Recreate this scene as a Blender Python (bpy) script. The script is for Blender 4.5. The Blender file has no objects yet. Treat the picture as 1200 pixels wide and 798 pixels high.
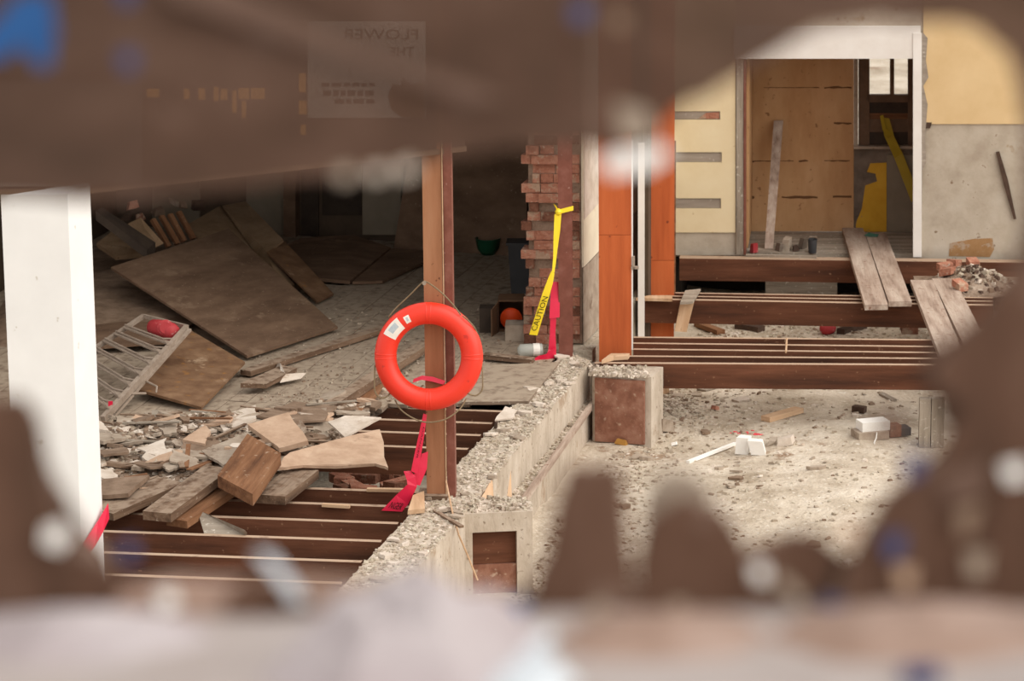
import bpy, bmesh, math, random
from mathutils import Vector as V, Matrix
random.seed(7)
S = bpy.context.scene
COL = S.collection

# ------------------------------------------------------------------ camera
FPX, CAMH = 3900.0, 6.1                      # focal length in pixels of the 1200x798 frame, eye height above the floor
UPC = V((-145/FPX, 16500/FPX, 1.0)).normalized()
fw = V((0, 0, -1)); YC = (fw - fw.dot(UPC)*UPC).normalized(); XC = YC.cross(UPC)
ROT = Matrix((XC, YC, UPC))                  # camera -> world
CAM = V((0, 0, CAMH))
cd = bpy.data.cameras.new('camera'); cam = bpy.data.objects.new('camera', cd); COL.objects.link(cam)
cd.sensor_width = 36; cd.lens = 36*FPX/1200; cd.clip_start = .05; cd.clip_end = 200
cam.matrix_world = Matrix.Translation(CAM) @ ROT.to_4x4()
cd.dof.use_dof = True; cd.dof.focus_distance = 22.6; cd.dof.aperture_fstop = 4.3; cd.dof.aperture_blades = 0
S.camera = cam
S.view_settings.view_transform = 'Standard'; S.view_settings.look = 'None'
S.view_settings.gamma = 1; S.view_settings.use_curve_mapping = False
S.view_settings.exposure = 0.75
# ------------------------------------------------------------------ overcast sky and a very soft sun
w = bpy.data.worlds.new('overcast_sky'); S.world = w; w.use_nodes = True
bg = w.node_tree.nodes['Background']; bg.inputs[0].default_value = (1.0, .975, .94, 1); bg.inputs[1].default_value = .62
sd = bpy.data.lights.new('hazy_sun', 'SUN'); so = bpy.data.objects.new('hazy_sun', sd); COL.objects.link(so)
sd.energy = 1.7; sd.angle = math.radians(75); sd.color = (1, .94, .85)
so.rotation_euler = V((-.85, .4, -.9)).to_track_quat('-Z', 'Y').to_euler(); so.location = (8, 5, 15)

# ------------------------------------------------------------------ pixel -> place
def ray(px, py): return ROT @ V(((px-600)/FPX, -(py-399)/FPX, -1))
def P(px, py, z=0.):                          # point on the horizontal plane at height z
    r = ray(px, py); return CAM + r*((z-CAMH)/r.z)
def VP(px, py, A, B):                         # point on the vertical plane through A and B
    n = V((B.y-A.y, A.x-B.x, 0)); r = ray(px, py); return CAM + r*((A-CAM).dot(n)/r.dot(n))
def UZ(v): return V((v.x, v.y, 0)).normalized()
ZU = V((0, 0, 1))
W = UZ(P(655, 420)-P(411, 675))               # direction of the foundation wall and floorboards
U = V((W.y, -W.x, 0))

# ------------------------------------------------------------------ materials
def lin(c):
    r = []
    for x in c:
        x = x/255; r.append(x/12.92 if x <= .04045 else ((x+.055)/1.055)**2.4)
    return tuple(r)+(1,)
MATS = {}
def mat(name, cols, scale=6, stretch=(1, 1, 1), rough=.85, bump=.25, bscale=None, dust=None, dustamt=.6, speck=None, emit=None, spec=.3, tr=0, wear=None, wearlo=.58):
    m = bpy.data.materials.new(name); m.use_nodes = True; nt = m.node_tree; N = nt.nodes; L = nt.links
    b = N['Principled BSDF']; b.inputs['Roughness'].default_value = rough; b.inputs['Specular IOR Level'].default_value = spec
    tc = N.new('ShaderNodeTexCoord'); oi = N.new('ShaderNodeObjectInfo')
    mu = N.new('ShaderNodeMath'); mu.operation = 'MULTIPLY'; mu.inputs[1].default_value = 41; L.new(oi.outputs['Random'], mu.inputs[0])
    ad = N.new('ShaderNodeVectorMath'); ad.operation = 'ADD'; L.new(tc.outputs['Object'], ad.inputs[0]); L.new(mu.outputs[0], ad.inputs[1])
    mp = N.new('ShaderNodeMapping'); mp.inputs['Scale'].default_value = stretch; L.new(ad.outputs[0], mp.inputs[0])
    no = N.new('ShaderNodeTexNoise'); no.inputs['Scale'].default_value = scale; no.inputs['Detail'].default_value = 7; no.inputs['Roughness'].default_value = .62
    L.new(mp.outputs[0], no.inputs['Vector'])
    cr = N.new('ShaderNodeValToRGB'); L.new(no.outputs['Fac'], cr.inputs[0])
    el = cr.color_ramp.elements; n = len(cols)
    while len(el) < n: el.new(.5)
    for i, c in enumerate(cols):
        el[i].position = .5 if n == 1 else .3+.4*i/(n-1); el[i].color = lin(c)
    out = cr.outputs[0]
    def mix(fac, c):
        nonlocal out
        mx = N.new('ShaderNodeMix'); mx.data_type = 'RGBA'; L.new(fac, mx.inputs[0]); L.new(out, mx.inputs[6]); mx.inputs[7].default_value = lin(c); out = mx.outputs[2]
    def ramp(src, lo, hi):
        r = N.new('ShaderNodeMapRange'); r.inputs[1].default_value = lo; r.inputs[2].default_value = hi; L.new(src, r.inputs[0]); return r.outputs[0]
    if wear:
        n2 = N.new('ShaderNodeTexNoise'); n2.inputs['Scale'].default_value = scale*.45; n2.inputs['Detail'].default_value = 9; n2.inputs['Roughness'].default_value = .7
        L.new(ad.outputs[0], n2.inputs['Vector']); mix(ramp(n2.outputs['Fac'], wearlo, wearlo+.06), wear)
    if speck:
        vo = N.new('ShaderNodeTexNoise'); vo.inputs['Scale'].default_value = speck[1]; vo.inputs['Detail'].default_value = 3; L.new(ad.outputs[0], vo.inputs['Vector'])
        mix(ramp(vo.outputs['Fac'], speck[2] if len(speck) > 2 else .62, .74), speck[0])
    if dust:
        ge = N.new('ShaderNodeNewGeometry'); sx = N.new('ShaderNodeSeparateXYZ'); L.new(ge.outputs['Normal'], sx.inputs[0])
        n3 = N.new('ShaderNodeTexNoise'); n3.inputs['Scale'].default_value = 14; n3.inputs['Detail'].default_value = 6; L.new(ad.outputs[0], n3.inputs['Vector'])
        m1 = N.new('ShaderNodeMath'); m1.operation = 'MULTIPLY'; L.new(ramp(sx.outputs['Z'], .55, .95), m1.inputs[0]); L.new(ramp(n3.outputs['Fac'], .62-dustamt*.5, .72-dustamt*.3), m1.inputs[1])
        mix(m1.outputs[0], dust)
    L.new(out, b.inputs['Base Color'])
    if bump:
        n4 = N.new('ShaderNodeTexNoise'); n4.inputs['Scale'].default_value = bscale or scale*3; n4.inputs['Detail'].default_value = 6; L.new(mp.outputs[0], n4.inputs['Vector'])
        bp = N.new('ShaderNodeBump'); bp.inputs['Strength'].default_value = bump; bp.inputs['Distance'].default_value = .02; L.new(n4.outputs['Fac'], bp.inputs['Height']); L.new(bp.outputs[0], b.inputs['Normal'])
    if emit: b.inputs['Emission Color'].default_value = lin(emit[0]); b.inputs['Emission Strength'].default_value = emit[1]
    if tr:
        t = N.new('ShaderNodeBsdfTransparent'); mx = N.new('ShaderNodeMixShader'); mx.inputs[0].default_value = tr
        L.new(b.outputs[0], mx.inputs[1]); L.new(t.outputs[0], mx.inputs[2]); L.new(mx.outputs[0], N['Material Output'].inputs[0])
    MATS[name] = m; return m
G = (.12, 1, 1)                               # grain runs along local x
DUST = (196, 184, 168)
mat('joist', [(62, 36, 24), (90, 54, 36), (112, 70, 50)], 9, G, dust=(176, 150, 128), dustamt=1.0, speck=((132, 98, 76), 30, .68))
mat('oldwood', [(78, 58, 44), (112, 88, 70), (138, 114, 94)], 12, G, bump=.5, dust=(150, 130, 112), dustamt=.55, speck=((172, 154, 136), 45, .64))
mat('brownwood', [(88, 56, 36), (128, 88, 60), (152, 112, 82)], 12, G, bump=.4, speck=((165, 140, 118), 25, .64))
mat('greywood', [(110, 98, 86), (148, 136, 122), (176, 164, 150)], 12, G, bump=.4, speck=((205, 196, 184), 30, .62))
mat('greyplank', [(128, 106, 92), (168, 148, 134), (190, 174, 160)], 12, G, bump=.4, speck=((120, 84, 66), 22, .62))
mat('freshwood', [(172, 138, 106), (194, 160, 128), (208, 178, 148)], 12, G, bump=.25, speck=((160, 130, 104), 30, .64))
mat('post_wood', [(138, 92, 64), (156, 108, 78), (166, 120, 90)], 8, (1, 1, .1), bump=.15, speck=((100, 62, 44), 18, .7))
mat('orange_wood', [(168, 80, 40), (192, 97, 51), (204, 112, 64)], 6, (1, 1, .09), bump=.12, rough=.75, speck=((126, 58, 34), 14, .7))
mat('red_steel', [(110, 64, 52), (124, 74, 61), (138, 90, 78)], 10, bump=.1, rough=.5, speck=((160, 126, 116), 30, .7))
mat('subfloor', [(78, 66, 56), (98, 84, 72)], 5, bump=.3)
mat('floorboard', [(98, 82, 68), (128, 110, 94), (150, 132, 116)], 6, (.3, 1.4, 1), bump=.35, dust=(160, 144, 126), dustamt=.6, speck=((190, 178, 162), 40, .62))
mat('plywood_dirty', [(92, 70, 54), (110, 86, 68), (128, 102, 82)], 5, (.5, 1, 1), bump=.12, speck=((150, 128, 108), 40, .66), wear=(134, 110, 90), wearlo=.6)
mat('plywood_tan', [(122, 98, 72), (140, 114, 88), (154, 130, 104)], 5, bump=.12, speck=((104, 80, 60), 30, .66))
mat('plywood_rust', [(98, 70, 50), (120, 90, 66), (140, 110, 84)], 6, bump=.15, wear=(164, 138, 112), wearlo=.6, speck=((150, 104, 52), 10, .62))
mat('plywood_wall', [(172, 128, 88), (188, 146, 104), (200, 160, 120)], 4, (1, 1, .35), bump=.1, speck=((140, 100, 68), 20, .66))
mat('concrete', [(158, 144, 128), (184, 170, 154), (202, 190, 176)], 5, (1, 1, .5), bump=.35, bscale=30, speck=((128, 112, 96), 30, .64), wear=(164, 144, 124))
mat('concrete_dusty', [(160, 146, 126), (186, 174, 156), (204, 194, 178)], 7, bump=.8, bscale=40, speck=((128, 110, 92), 35, .6), wear=(146, 130, 112))
mat('dirt', [(158, 142, 122), (194, 180, 162), (216, 204, 188)], 2.2, bump=1.0, bscale=26, speck=((222, 214, 202), 28, .6), wear=(146, 122, 100), wearlo=.6)

mat('rubble', [(104, 86, 70), (138, 118, 102), (166, 148, 132)], 7, bump=1.0, bscale=35, speck=((190, 176, 162), 22, .6), wear=(96, 76, 60))
mat('plaster_white', [(186, 170, 154), (204, 190, 176), (216, 204, 192)], 8, bump=.25, wear=(170, 150, 132), wearlo=.6)
mat('plaster_cream', [(172, 142, 118), (188, 158, 134), (200, 172, 148)], 8, bump=.25, wear=(152, 126, 104), wearlo=.6)
mat('plaster_grey', [(142, 126, 110), (164, 148, 132), (180, 166, 150)], 8, bump=.35, wear=(120, 100, 84), wearlo=.58)
mat('plaster_brown', [(106, 86, 70), (130, 108, 90), (146, 124, 106)], 8, bump=.35)
mat('clod', [(146, 130, 112), (172, 157, 139), (190, 176, 159)], 9, bump=.5)
mat('tape_dark_yellow', [(150, 126, 24), (166, 142, 36)], 5, rough=.5, bump=.05)  # darker yellow than the other caution tape
mat('rust_mark', [(150, 112, 72), (164, 128, 90)], 14, bump=.1, wear=(170, 150, 130), wearlo=.52)
mat('torn_pink', [(150, 122, 106), (172, 146, 132)], 9, bump=.3)
mat('transom_brown', [(70, 52, 42), (92, 70, 58)], 3, bump=.1)
mat('fascia_grey', [(120, 110, 104), (134, 124, 118)], 3, bump=.1)
mat('facing_red', [(112, 72, 56), (138, 94, 76), (160, 120, 102)], 9, bump=.3, speck=((176, 150, 130), 26, .62))
mat('stain', [(96, 64, 40), (112, 78, 50)], 12, bump=0)
mat('pinkish_dust', [(140, 114, 100), (158, 134, 122), (172, 150, 140)], 9, bump=.4)
mat('crawl_black', [(30, 24, 20), (44, 36, 30)], 6, bump=.4)  # near-black, keeps the crawl gap in painted shade
mat('strip_brown', [(96, 74, 62), (112, 88, 76)], 9, bump=.2)
mat('brick', [(150, 96, 76), (172, 116, 94), (186, 138, 116)], 14, bump=.7, wear=(176, 146, 124), wearlo=.55, speck=((190, 168, 150), 30, .62))
mat('brick_dark', [(96, 60, 46), (122, 80, 62), (138, 98, 80)], 14, bump=.7, wear=(148, 126, 108), wearlo=.54)
mat('mortar', [(124, 100, 84), (152, 128, 110)], 12, bump=.6)
mat('plaster_wall_white', [(212, 200, 178), (226, 216, 194)], 5, bump=.2, wear=(196, 166, 136), wearlo=.64)
mat('cream_wall', [(222, 202, 164), (228, 210, 174), (232, 216, 182)], 3, bump=.08, speck=((208, 184, 144), 12, .7))
mat('cream_wall_warm', [(212, 182, 136), (222, 194, 150)], 3, bump=.08)
mat('grey_wall', [(166, 152, 136), (184, 172, 156), (194, 184, 170)], 4, bump=.2, speck=((134, 112, 92), 16, .68), wear=(160, 138, 112), wearlo=.63)
mat('lath', [(136, 124, 112), (166, 154, 142)], 14, G, bump=.4, speck=((190, 180, 170), 30))
mat('white_paint', [(226, 220, 214), (236, 232, 228)], 4, bump=.08, wear=(206, 190, 172), wearlo=.69)
mat('column_white', [(222, 222, 222), (230, 230, 230)], 3, bump=.05, speck=((200, 196, 190), 9, .72))
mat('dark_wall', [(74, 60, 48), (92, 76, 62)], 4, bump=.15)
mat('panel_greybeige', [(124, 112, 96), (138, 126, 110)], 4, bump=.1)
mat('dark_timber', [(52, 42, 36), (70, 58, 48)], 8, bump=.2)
mat('yellow_paint', [(196, 148, 40), (210, 164, 56)], 6, bump=.15, speck=((150, 128, 100), 18, .68))
mat('dark_masonry', [(96, 84, 74), (126, 112, 100)], 9, bump=.5)
mat('window_wood', [(92, 72, 56), (114, 90, 72)], 8, bump=.15)
mat('ring_red', [(226, 46, 24), (232, 54, 30)], 3, rough=.42, bump=.03, spec=.5, speck=((196, 40, 26), 14, .7))
mat('label_white', [(222, 214, 204), (234, 228, 220)], 16, bump=.1)
mat('label_print', [(166, 178, 186), (190, 196, 200)], 60, bump=0)
mat('rope', [(112, 96, 74), (146, 128, 100)], 120, bump=.3)
mat('tape_yellow', [(240, 208, 30), (248, 220, 44)], 5, rough=.4, bump=.05, spec=.5)
mat('tape_pink', [(206, 18, 58), (222, 30, 72)], 5, rough=.4, bump=.05, spec=.5)
mat('ink', [(24, 20, 18), (30, 26, 24)], 5, bump=0)
mat('bin_grey', [(58, 58, 60), (70, 70, 72)], 5, rough=.5, bump=.05)
mat('green_plastic', [(22, 70, 48), (30, 84, 58)], 5, rough=.4, bump=.02)
mat('cone_orange', [(226, 70, 20), (236, 84, 30)], 5, rough=.5, bump=.02)
mat('cardboard', [(92, 66, 48), (112, 84, 62)], 5, bump=.1)
mat('red_plastic', [(160, 44, 50), (176, 62, 66)], 5, rough=.55, bump=.03, speck=((190, 120, 116), 25, .62))
mat('metal_dull', [(138, 122, 108), (166, 150, 136)], 20, rough=.5, bump=.1)
mat('clear_plastic', [(196, 198, 190), (214, 216, 208)], 6, rough=.2, bump=0, tr=.45)
mat('yellow_bit', [(158, 112, 48), (176, 130, 66)], 10, bump=.3)
mat('white_bit', [(236, 232, 226), (242, 240, 236)], 10, rough=.6, bump=.1)
mat('dark_bit', [(62, 46, 38), (90, 70, 58)], 12, bump=.4)
mat('red_spray', [(220, 60, 74), (226, 84, 92)], 10, bump=.4)
mat('glass', [(230, 238, 238)], 5, rough=.05, bump=0, tr=.9)
mat('amber_reflection', [(200, 130, 50), (230, 160, 70)], 20, rough=.3, bump=0, emit=((255, 180, 80), .6))  # glow imitates a warm reflection, no lamp behind it
mat('hoarding', [(76, 56, 44), (94, 70, 57), (112, 87, 74)], 7, (1, 1, 1.6), rough=.9, bump=.3, speck=((126, 104, 94), 16, .62), tr=.15)
mat('hoarding_solid', [(70, 50, 38), (92, 66, 52), (114, 88, 74)], 12, (1, 1, .3), rough=.9, bump=.4, speck=((134, 112, 100), 18, .6))
mat('ledge_paint', [(158, 146, 142), (172, 162, 159), (184, 174, 172)], 6, bump=.3, wear=(156, 134, 122), wearlo=.58)
mat('crumpled', [(162, 150, 152), (174, 164, 167), (184, 176, 178)], 9, rough=.6, bump=.2)
mat('pale_film', [(196, 206, 216), (214, 220, 226)], 9, rough=.4, bump=.2)
mat('blue_paint', [(28, 70, 124), (44, 96, 156)], 12, rough=.6, bump=.2)
mat('blue_dark', [(58, 66, 104), (76, 84, 124)], 12, rough=.6, bump=.2)
mat('asphalt', [(90, 88, 86), (112, 108, 104)], 20, bump=.4)
mat('poster_paper', [(226, 220, 210), (232, 226, 218)], 5, bump=0)
mat('poster_brown', [(120, 84, 50), (140, 100, 64)], 9, bump=0)

# ------------------------------------------------------------------ mesh helpers
class MB:
    def __init__(s): s.v = []; s.f = []; s.m = []
    def face(s, idx, m=0): s.f.append(tuple(idx)); s.m.append(m)
    def prism(s, poly, vec, m=0):
        n = len(poly); o = len(s.v); s.v += [V(p) for p in poly]+[V(p)+V(vec) for p in poly]
        s.face(range(o, o+n), m); s.face(range(o+2*n-1, o+n-1, -1), m)
        for i in range(n): j = (i+1) % n; s.face((o+i, o+n+i, o+n+j, o+j), m)
        return s
    def box(s, c, ex, ey, ez, m=0):           # base centre and three full edge vectors
        c = V(c); ex = V(ex); ey = V(ey); ez = V(ez)
        return s.prism([c-ex/2-ey/2, c+ex/2-ey/2, c+ex/2+ey/2, c-ex/2+ey/2], ez, m)
    def tube(s, pts, r, n=6, m=0):
        pts = [V(p) for p in pts]; o = len(s.v); k = len(pts)
        rr = r if isinstance(r, (list, tuple)) else [r]*k
        for i, p in enumerate(pts):
            t = (pts[min(i+1, k-1)]-pts[max(i-1, 0)]).normalized(); a = t.cross(V((.31, .77, .55))).normalized(); b = t.cross(a)
            s.v += [p+(a*math.cos(6.2832*q/n)+b*math.sin(6.2832*q/n))*rr[i] for q in range(n)]
        for i in range(k-1):
            for q in range(n): q2 = (q+1) % n; s.face((o+i*n+q, o+i*n+q2, o+i*n+n+q2, o+i*n+n+q), m)
        s.face(range(o+n-1, o-1, -1), m); s.face(range(o+(k-1)*n, o+k*n), m); return s
    def lathe(s, c, prof, n=20, ax=None, m=0):   # prof: (radius, height)
        c = V(c); ax = (ax or ZU).normalized(); a = ax.orthogonal().normalized(); b = ax.cross(a); o = len(s.v); k = len(prof)
        for (r, h) in prof: s.v += [c+ax*h+(a*math.cos(6.2832*q/n)+b*math.sin(6.2832*q/n))*max(r, 1e-4) for q in range(n)]
        for i in range(k-1):
            for q in range(n): q2 = (q+1) % n; s.face((o+i*n+q, o+i*n+q2, o+i*n+n+q2, o+i*n+n+q), m)
        s.face(range(o+n-1, o-1, -1), m); s.face(range(o+(k-1)*n, o+k*n), m); return s
    def strip(s, left, right, m=0):
        o = len(s.v); n = len(left)
        for a, b in zip(left, right): s.v += [V(a), V(b)]
        for i in range(n-1): s.face((o+2*i, o+2*i+1, o+2*i+3, o+2*i+2), m)
        return s
WM = {}
def build(mb, name, mats, parent=None, frame=None, smooth=False, label=None, cat=None, group=None, kind=None, normals=True):
    if isinstance(mats, str): mats = [mats]
    R = Matrix.Identity(3)
    if frame:
        ex = V(frame[0]).normalized(); ez = V(frame[1]); ez = (ez-ez.dot(ex)*ex).normalized(); R = Matrix((ex, ez.cross(ex), ez)).transposed()
    mn = [min(p[i] for p in mb.v) for i in range(3)]; mx = [max(p[i] for p in mb.v) for i in range(3)]
    org = V(((mn[0]+mx[0])/2, (mn[1]+mx[1])/2, mn[2])); Ri = R.transposed()
    me = bpy.data.meshes.new(name); me.from_pydata([Ri @ (p-org) for p in mb.v], [], mb.f)
    for m in mats: me.materials.append(MATS[m])
    if len(mats) > 1: me.polygons.foreach_set('material_index', mb.m)
    if smooth: me.polygons.foreach_set('use_smooth', [True]*len(me.polygons))
    if normals:
        bm = bmesh.new(); bm.from_mesh(me); bmesh.ops.recalc_face_normals(bm, faces=bm.faces); bm.to_mesh(me); bm.free()
    o = bpy.data.objects.new(name, me); COL.objects.link(o)
    place(o, Matrix.Translation(org) @ R.to_4x4(), parent)
    return tag(o, label, cat, group, kind)
def place(o, mw, parent=None):
    WM[o.name] = mw
    if parent:
        o.parent = parent; o.matrix_parent_inverse = WM[parent.name].inverted()
    o.matrix_basis = mw
def tag(o, label=None, cat=None, group=None, kind=None):
    for k, v in (('label', label), ('category', cat), ('group', group), ('kind', kind)):
        if v: o[k] = v
    return o
def thing(name, loc, label, cat=None, group=None, kind=None):
    o = bpy.data.objects.new(name, None); COL.objects.link(o); o.empty_display_size = .1; place(o, Matrix.Translation(V(loc))); return tag(o, label, cat, group, kind)
def plank(p0, p1, wid, th, name, m, parent=None, up=ZU, **k):      # centre line of the top face
    p0 = V(p0); p1 = V(p1); d = (p1-p0).normalized(); sd = d.cross(up).normalized()*wid/2; n = sd.cross(d).normalized()
    q = wid*.06; r = random.uniform
    top = [p0-sd+d*r(-q, q), p0+sd+d*r(-q, q), p1+sd+d*r(-q, q), p1-sd+d*r(-q, q)]
    return build(MB().prism(top, -n*th), name, m, parent, (d, n), **k)
def slab(pts, th, name, m, parent=None, jag=0, seg=3, **k):        # a sheet whose upper face has these corners
    pts = [V(p) for p in pts]; n = V((0, 0, 0)); c = sum(pts, V((0, 0, 0)))/len(pts)
    for i in range(len(pts)): n += (pts[i]-c).cross(pts[(i+1) % len(pts)]-c)
    n.normalize()
    if n.z < 0: n = -n; pts.reverse()
    if jag:
        q = []
        for i in range(len(pts)):
            a, b = pts[i], pts[(i+1) % len(pts)]; q.append(a); s = n.cross(b-a).normalized()
            for j in range(1, seg): q.append(a.lerp(b, j/seg+random.uniform(-.1, .1))+s*random.uniform(-jag, jag))
        pts = q
    return build(MB().prism(pts, -n*th), name, m, parent, (pts[1]-pts[0], n), **k)
def pslab(corners, th, name, m, **k): return slab([P(*c) for c in corners], th, name, m, **k)
def pplank(a, b, wid, th, name, m, **k): return plank(P(*a), P(*b), wid, th, name, m, **k)
def wallrect(mb, A, B, x0, y0, x1, y1, front, th, m=0):            # pixel rectangle on the vertical plane AB, standing proud by front
    n = V(((B-A).y, -(B-A).x, 0)).normalized(); n = n if n.y < 0 else -n
    return mb.prism([VP(x, y, A, B)+n*front for x, y in ((x0, y0), (x1, y0), (x1, y1), (x0, y1))], -n*th, m)
def wallpoly(mb, A, B, pts, front, th, m=0):
    n = V(((B-A).y, -(B-A).x, 0)).normalized(); n = n if n.y < 0 else -n
    return mb.prism([VP(x, y, A, B)+n*front for x, y in pts], -n*th, m)
def chip(mb, c, s, m=0, flat=.45):
    a = random.uniform(0, 6.28); ex = V((math.cos(a), math.sin(a), random.uniform(-.3, .3)))*s; ey = V((-math.sin(a), math.cos(a), random.uniform(-.3, .3)))*s*random.uniform(.4, .9); ez = V((random.uniform(-.2, .2), random.uniform(-.2, .2), 1))*s*flat*random.uniform(.5, 1.2)
    o = len(mb.v); c = V(c)
    for z in (0, 1):
        for x, y in ((-.5, -.5), (.5, -.5), (.5, .5), (-.5, .5)):
            k = random.uniform(.6, 1.1)*(1-.25*z); mb.v.append(c+ex*x*k+ey*y*k+ez*z)
    for f in ((3, 2, 1, 0), (4, 5, 6, 7), (0, 1, 5, 4), (1, 2, 6, 5), (2, 3, 7, 6), (3, 0, 4, 7)): mb.face([o+i for i in f], m)
def scatter(name, n, fn, lo, hi, mats, label, flat=.45, cat='rubble', parent=None):
    mb = MB()
    for i in range(n):
        p = fn()
        if p is None: continue
        chip(mb, p-V((0, 0, .003)), lo+(hi-lo)*random.random()**3, random.randrange(len(mats)), flat)
    return build(mb, name, mats, parent, kind='stuff', label=label, cat=None if parent else cat, normals=False)
def textmesh(txt, size=1.0):
    cu = bpy.data.curves.new('t', 'FONT'); cu.body = txt; cu.size = size; cu.resolution_u = 2
    o = bpy.data.objects.new('t', cu); me = bpy.data.meshes.new_from_object(o); vs = [v.co.copy() for v in me.vertices]; fs = [tuple(p.vertices) for p in me.polygons]
    bpy.data.objects.remove(o); bpy.data.curves.remove(cu); bpy.data.meshes.remove(me); return vs, fs
def lettering(txt, org, ex, ey, parent, name='lettering', m='ink', maxw=1.0):   # text whose box is mapped to org + s*ex + t*ey
    vs, fs = textmesh(txt); x0 = min(v.x for v in vs); x1 = max(v.x for v in vs); y0 = min(v.y for v in vs); y1 = max(v.y for v in vs)
    mb = MB(); mb.v = [V(org)+V(ex)*((v.x-x0)/(x1-x0))+V(ey)*((v.y-y0)/(y1-y0)) for v in vs]
    for f in fs: mb.face(f)
    return build(mb, name, m, parent, normals=False)
def nz(x, y, s=1.0):
    from mathutils import noise
    return noise.noise(V((x*s, y*s, 3.3)))

# ================================================================== SETTING
# ---- dirt ground under and beside the building
def ground_z(x, y):
    z = -.56+.05*nz(x, y, .9)+.025*nz(x, y, 2.7)+.012*nz(x, y, 7)
    u = (x-P(900, 500, -.5).x); z += .06*math.exp(-((x-2.3)**2)/.5-((y-23.8)**2)/5)      # the worn hump of the path
    z += .12*math.exp(-((x-1.0)**2+(y-25.6)**2)/.15)
    return z
mb = MB(); nx, ny = 190, 200; x0, x1, y0, y1 = -7, 7, 17, 31
for j in range(ny+1):
    for i in range(nx+1):
        x = x0+(x1-x0)*i/nx; y = y0+(y1-y0)*j/ny; mb.v.append(V((x, y, ground_z(x, y))))
for j in range(ny):
    for i in range(nx): a = j*(nx+1)+i; mb.face((a, a+1, a+nx+2, a+nx+1))
build(mb, 'ground', 'dirt', smooth=True, kind='structure', label='bare dusty dirt ground strewn with rubble below the open joists')
build(MB().box((0, 20, -.9), (90, 0, 0), (0, 90, 0), (0, 0, .2)), 'ground_base', 'dirt', kind='structure', label='earth around the building')

# ---- foundation wall: curb, step, piers
fnd = thing('foundation_wall', P(540, 600, -.6), 'long grey concrete foundation wall with a lower step, its top covered in crushed plaster', kind='structure')
cl0, cl1 = P(390, 699), P(662, 412); cr0, cr1 = P(484, 672), P(692, 423)
build(MB().prism([cl0, cr0, cr1, cl1], (0, 0, -.7)), 'curb', ['concrete'], fnd)
CURB = (cl0, cr0, cr1, cl1)
zl = -.29
LEDGE = (P(560, 600, zl), P(601, 600, zl), P(698, 464, zl), P(672, 464, zl))
build(MB().prism(LEDGE, (0, 0, -.45)), 'step', 'concrete', fnd)
# low form board along the outer edge of the step
e0, e1 = P(603, 597, zl+.03), P(697, 466, zl+.03)
plank(e0, e1, .03, .05, 'form_board', 'greyplank', fnd)
# front pier: a concrete box with a pocket holding two timber blocks
a0, a1 = P(531, 603, -.02), P(624, 599, -.02); du = UZ(a1-a0); dv = V((-du.y, du.x, 0)); wid = (a1-a0).length
pm = MB(); hgt = .62
for (s0, s1, zt, zb, d) in ((0, .24, 0, -hgt, .34), (.8, 1, 0, -hgt, .34), (.24, .8, 0, -.13, .34), (.24, .8, -.13, -hgt, .24)):
    off = .1 if d < .3 else 0
    c = a0+du*wid*(s0+s1)/2+dv*(off+d/2); pm.box((c.x, c.y, a0.z+zb), du*wid*(s1-s0), dv*d, (0, 0, zt-zb))
pier = build(pm, 'pier', 'concrete', fnd)
for (zb, zt, m, ins) in ((-.36, -.135, 'joist', .05), (-.60, -.362, 'facing_red', .03)):
    c = a0+du*wid*.52+dv*(ins+.025); build(MB().box((c.x, c.y, a0.z+zb), du*wid*.555, dv*.05, (0, 0, zt-zb)), 'timber_block', m, pier, (du, ZU))
# rear pier faced with a reddish board
b0, b1 = P(697, 440, -.03), P(755, 444, -.03); du2 = UZ(b1-b0); dv2 = V((-du2.y, du2.x, 0)); w2 = (b1-b0).length
pm = MB(); c = (b0+b1)/2+dv2*.2+du2*.01; pm.box((c.x, c.y, -.6), du2*(w2+.075), dv2*.34, (0, 0, .58)); pier2 = build(pm, 'pier', 'concrete', fnd)
c = (b0+b1)/2+dv2*.012; build(MB().box((c.x, c.y, -.55), du2*w2, dv2*.03, (0, 0, .50)), 'facing_board', 'facing_red', pier2, (du2, ZU))
# splintered form pieces against the curb face
for q in ([(578, 590, -.28), (598, 536, -.02), (600, 586, -.28)], [(564, 583, -.02), (577, 560, 0), (579, 588, -.06)]):
    slab([P(*t) for t in q], .03, 'form_splinter', 'freshwood', fnd)

# ---- floor of the left room: subfloor and single boards along W
poly = [P(646, 470), P(440, 476), P(385, 520), P(330, 560), P(240, 577), P(100, 600), P(-250, 645)]
OF = P(655, 420)
def uw(p): d = p-OF; return d.dot(U), d.dot(W)
front = sorted([uw(p) for p in poly])
def front_w(u):
    for (ua, wa), (ub, wb) in zip(front, front[1:]):
        if ua <= u <= ub: return wa+(wb-wa)*(u-ua)/(ub-ua)
    return front[0][1] if u < front[0][0] else front[-1][1]
LBA, LBB = P(340, 275), P(620, 292)           # back wall of the left room
def back_w(u):
    n = V((LBB.y-LBA.y, LBA.x-LBB.x, 0)); p = OF+U*u; return (LBA-p).dot(n)/W.dot(n)
fl = thing('floor', P(420, 400, -.1), 'dusty wooden floor of the dim room, boards torn off at the open joists', kind='structure')
u = -.035; bw = .148
while u > -5.2:
    uc = u-bw/2; wf = front_w(uc)+random.uniform(-.02, .22)*(1 if uc < -1.2 else .3); wb = back_w(uc)-.02
    cuts = [wf]
    while cuts[-1]+3.5 < wb: cuts.append(cuts[-1]+random.uniform(1.6, 3.2))
    cuts.append(wb)
    for a, b in zip(cuts, cuts[1:]):
        dz = random.uniform(-.002, .002)
        plank(OF+U*uc+W*(a+.003)+ZU*dz, OF+U*uc+W*(b-.003)+ZU*dz, bw-.003, .028, 'floorboard', 'floorboard', fl)
    u -= bw
sub = []
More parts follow.
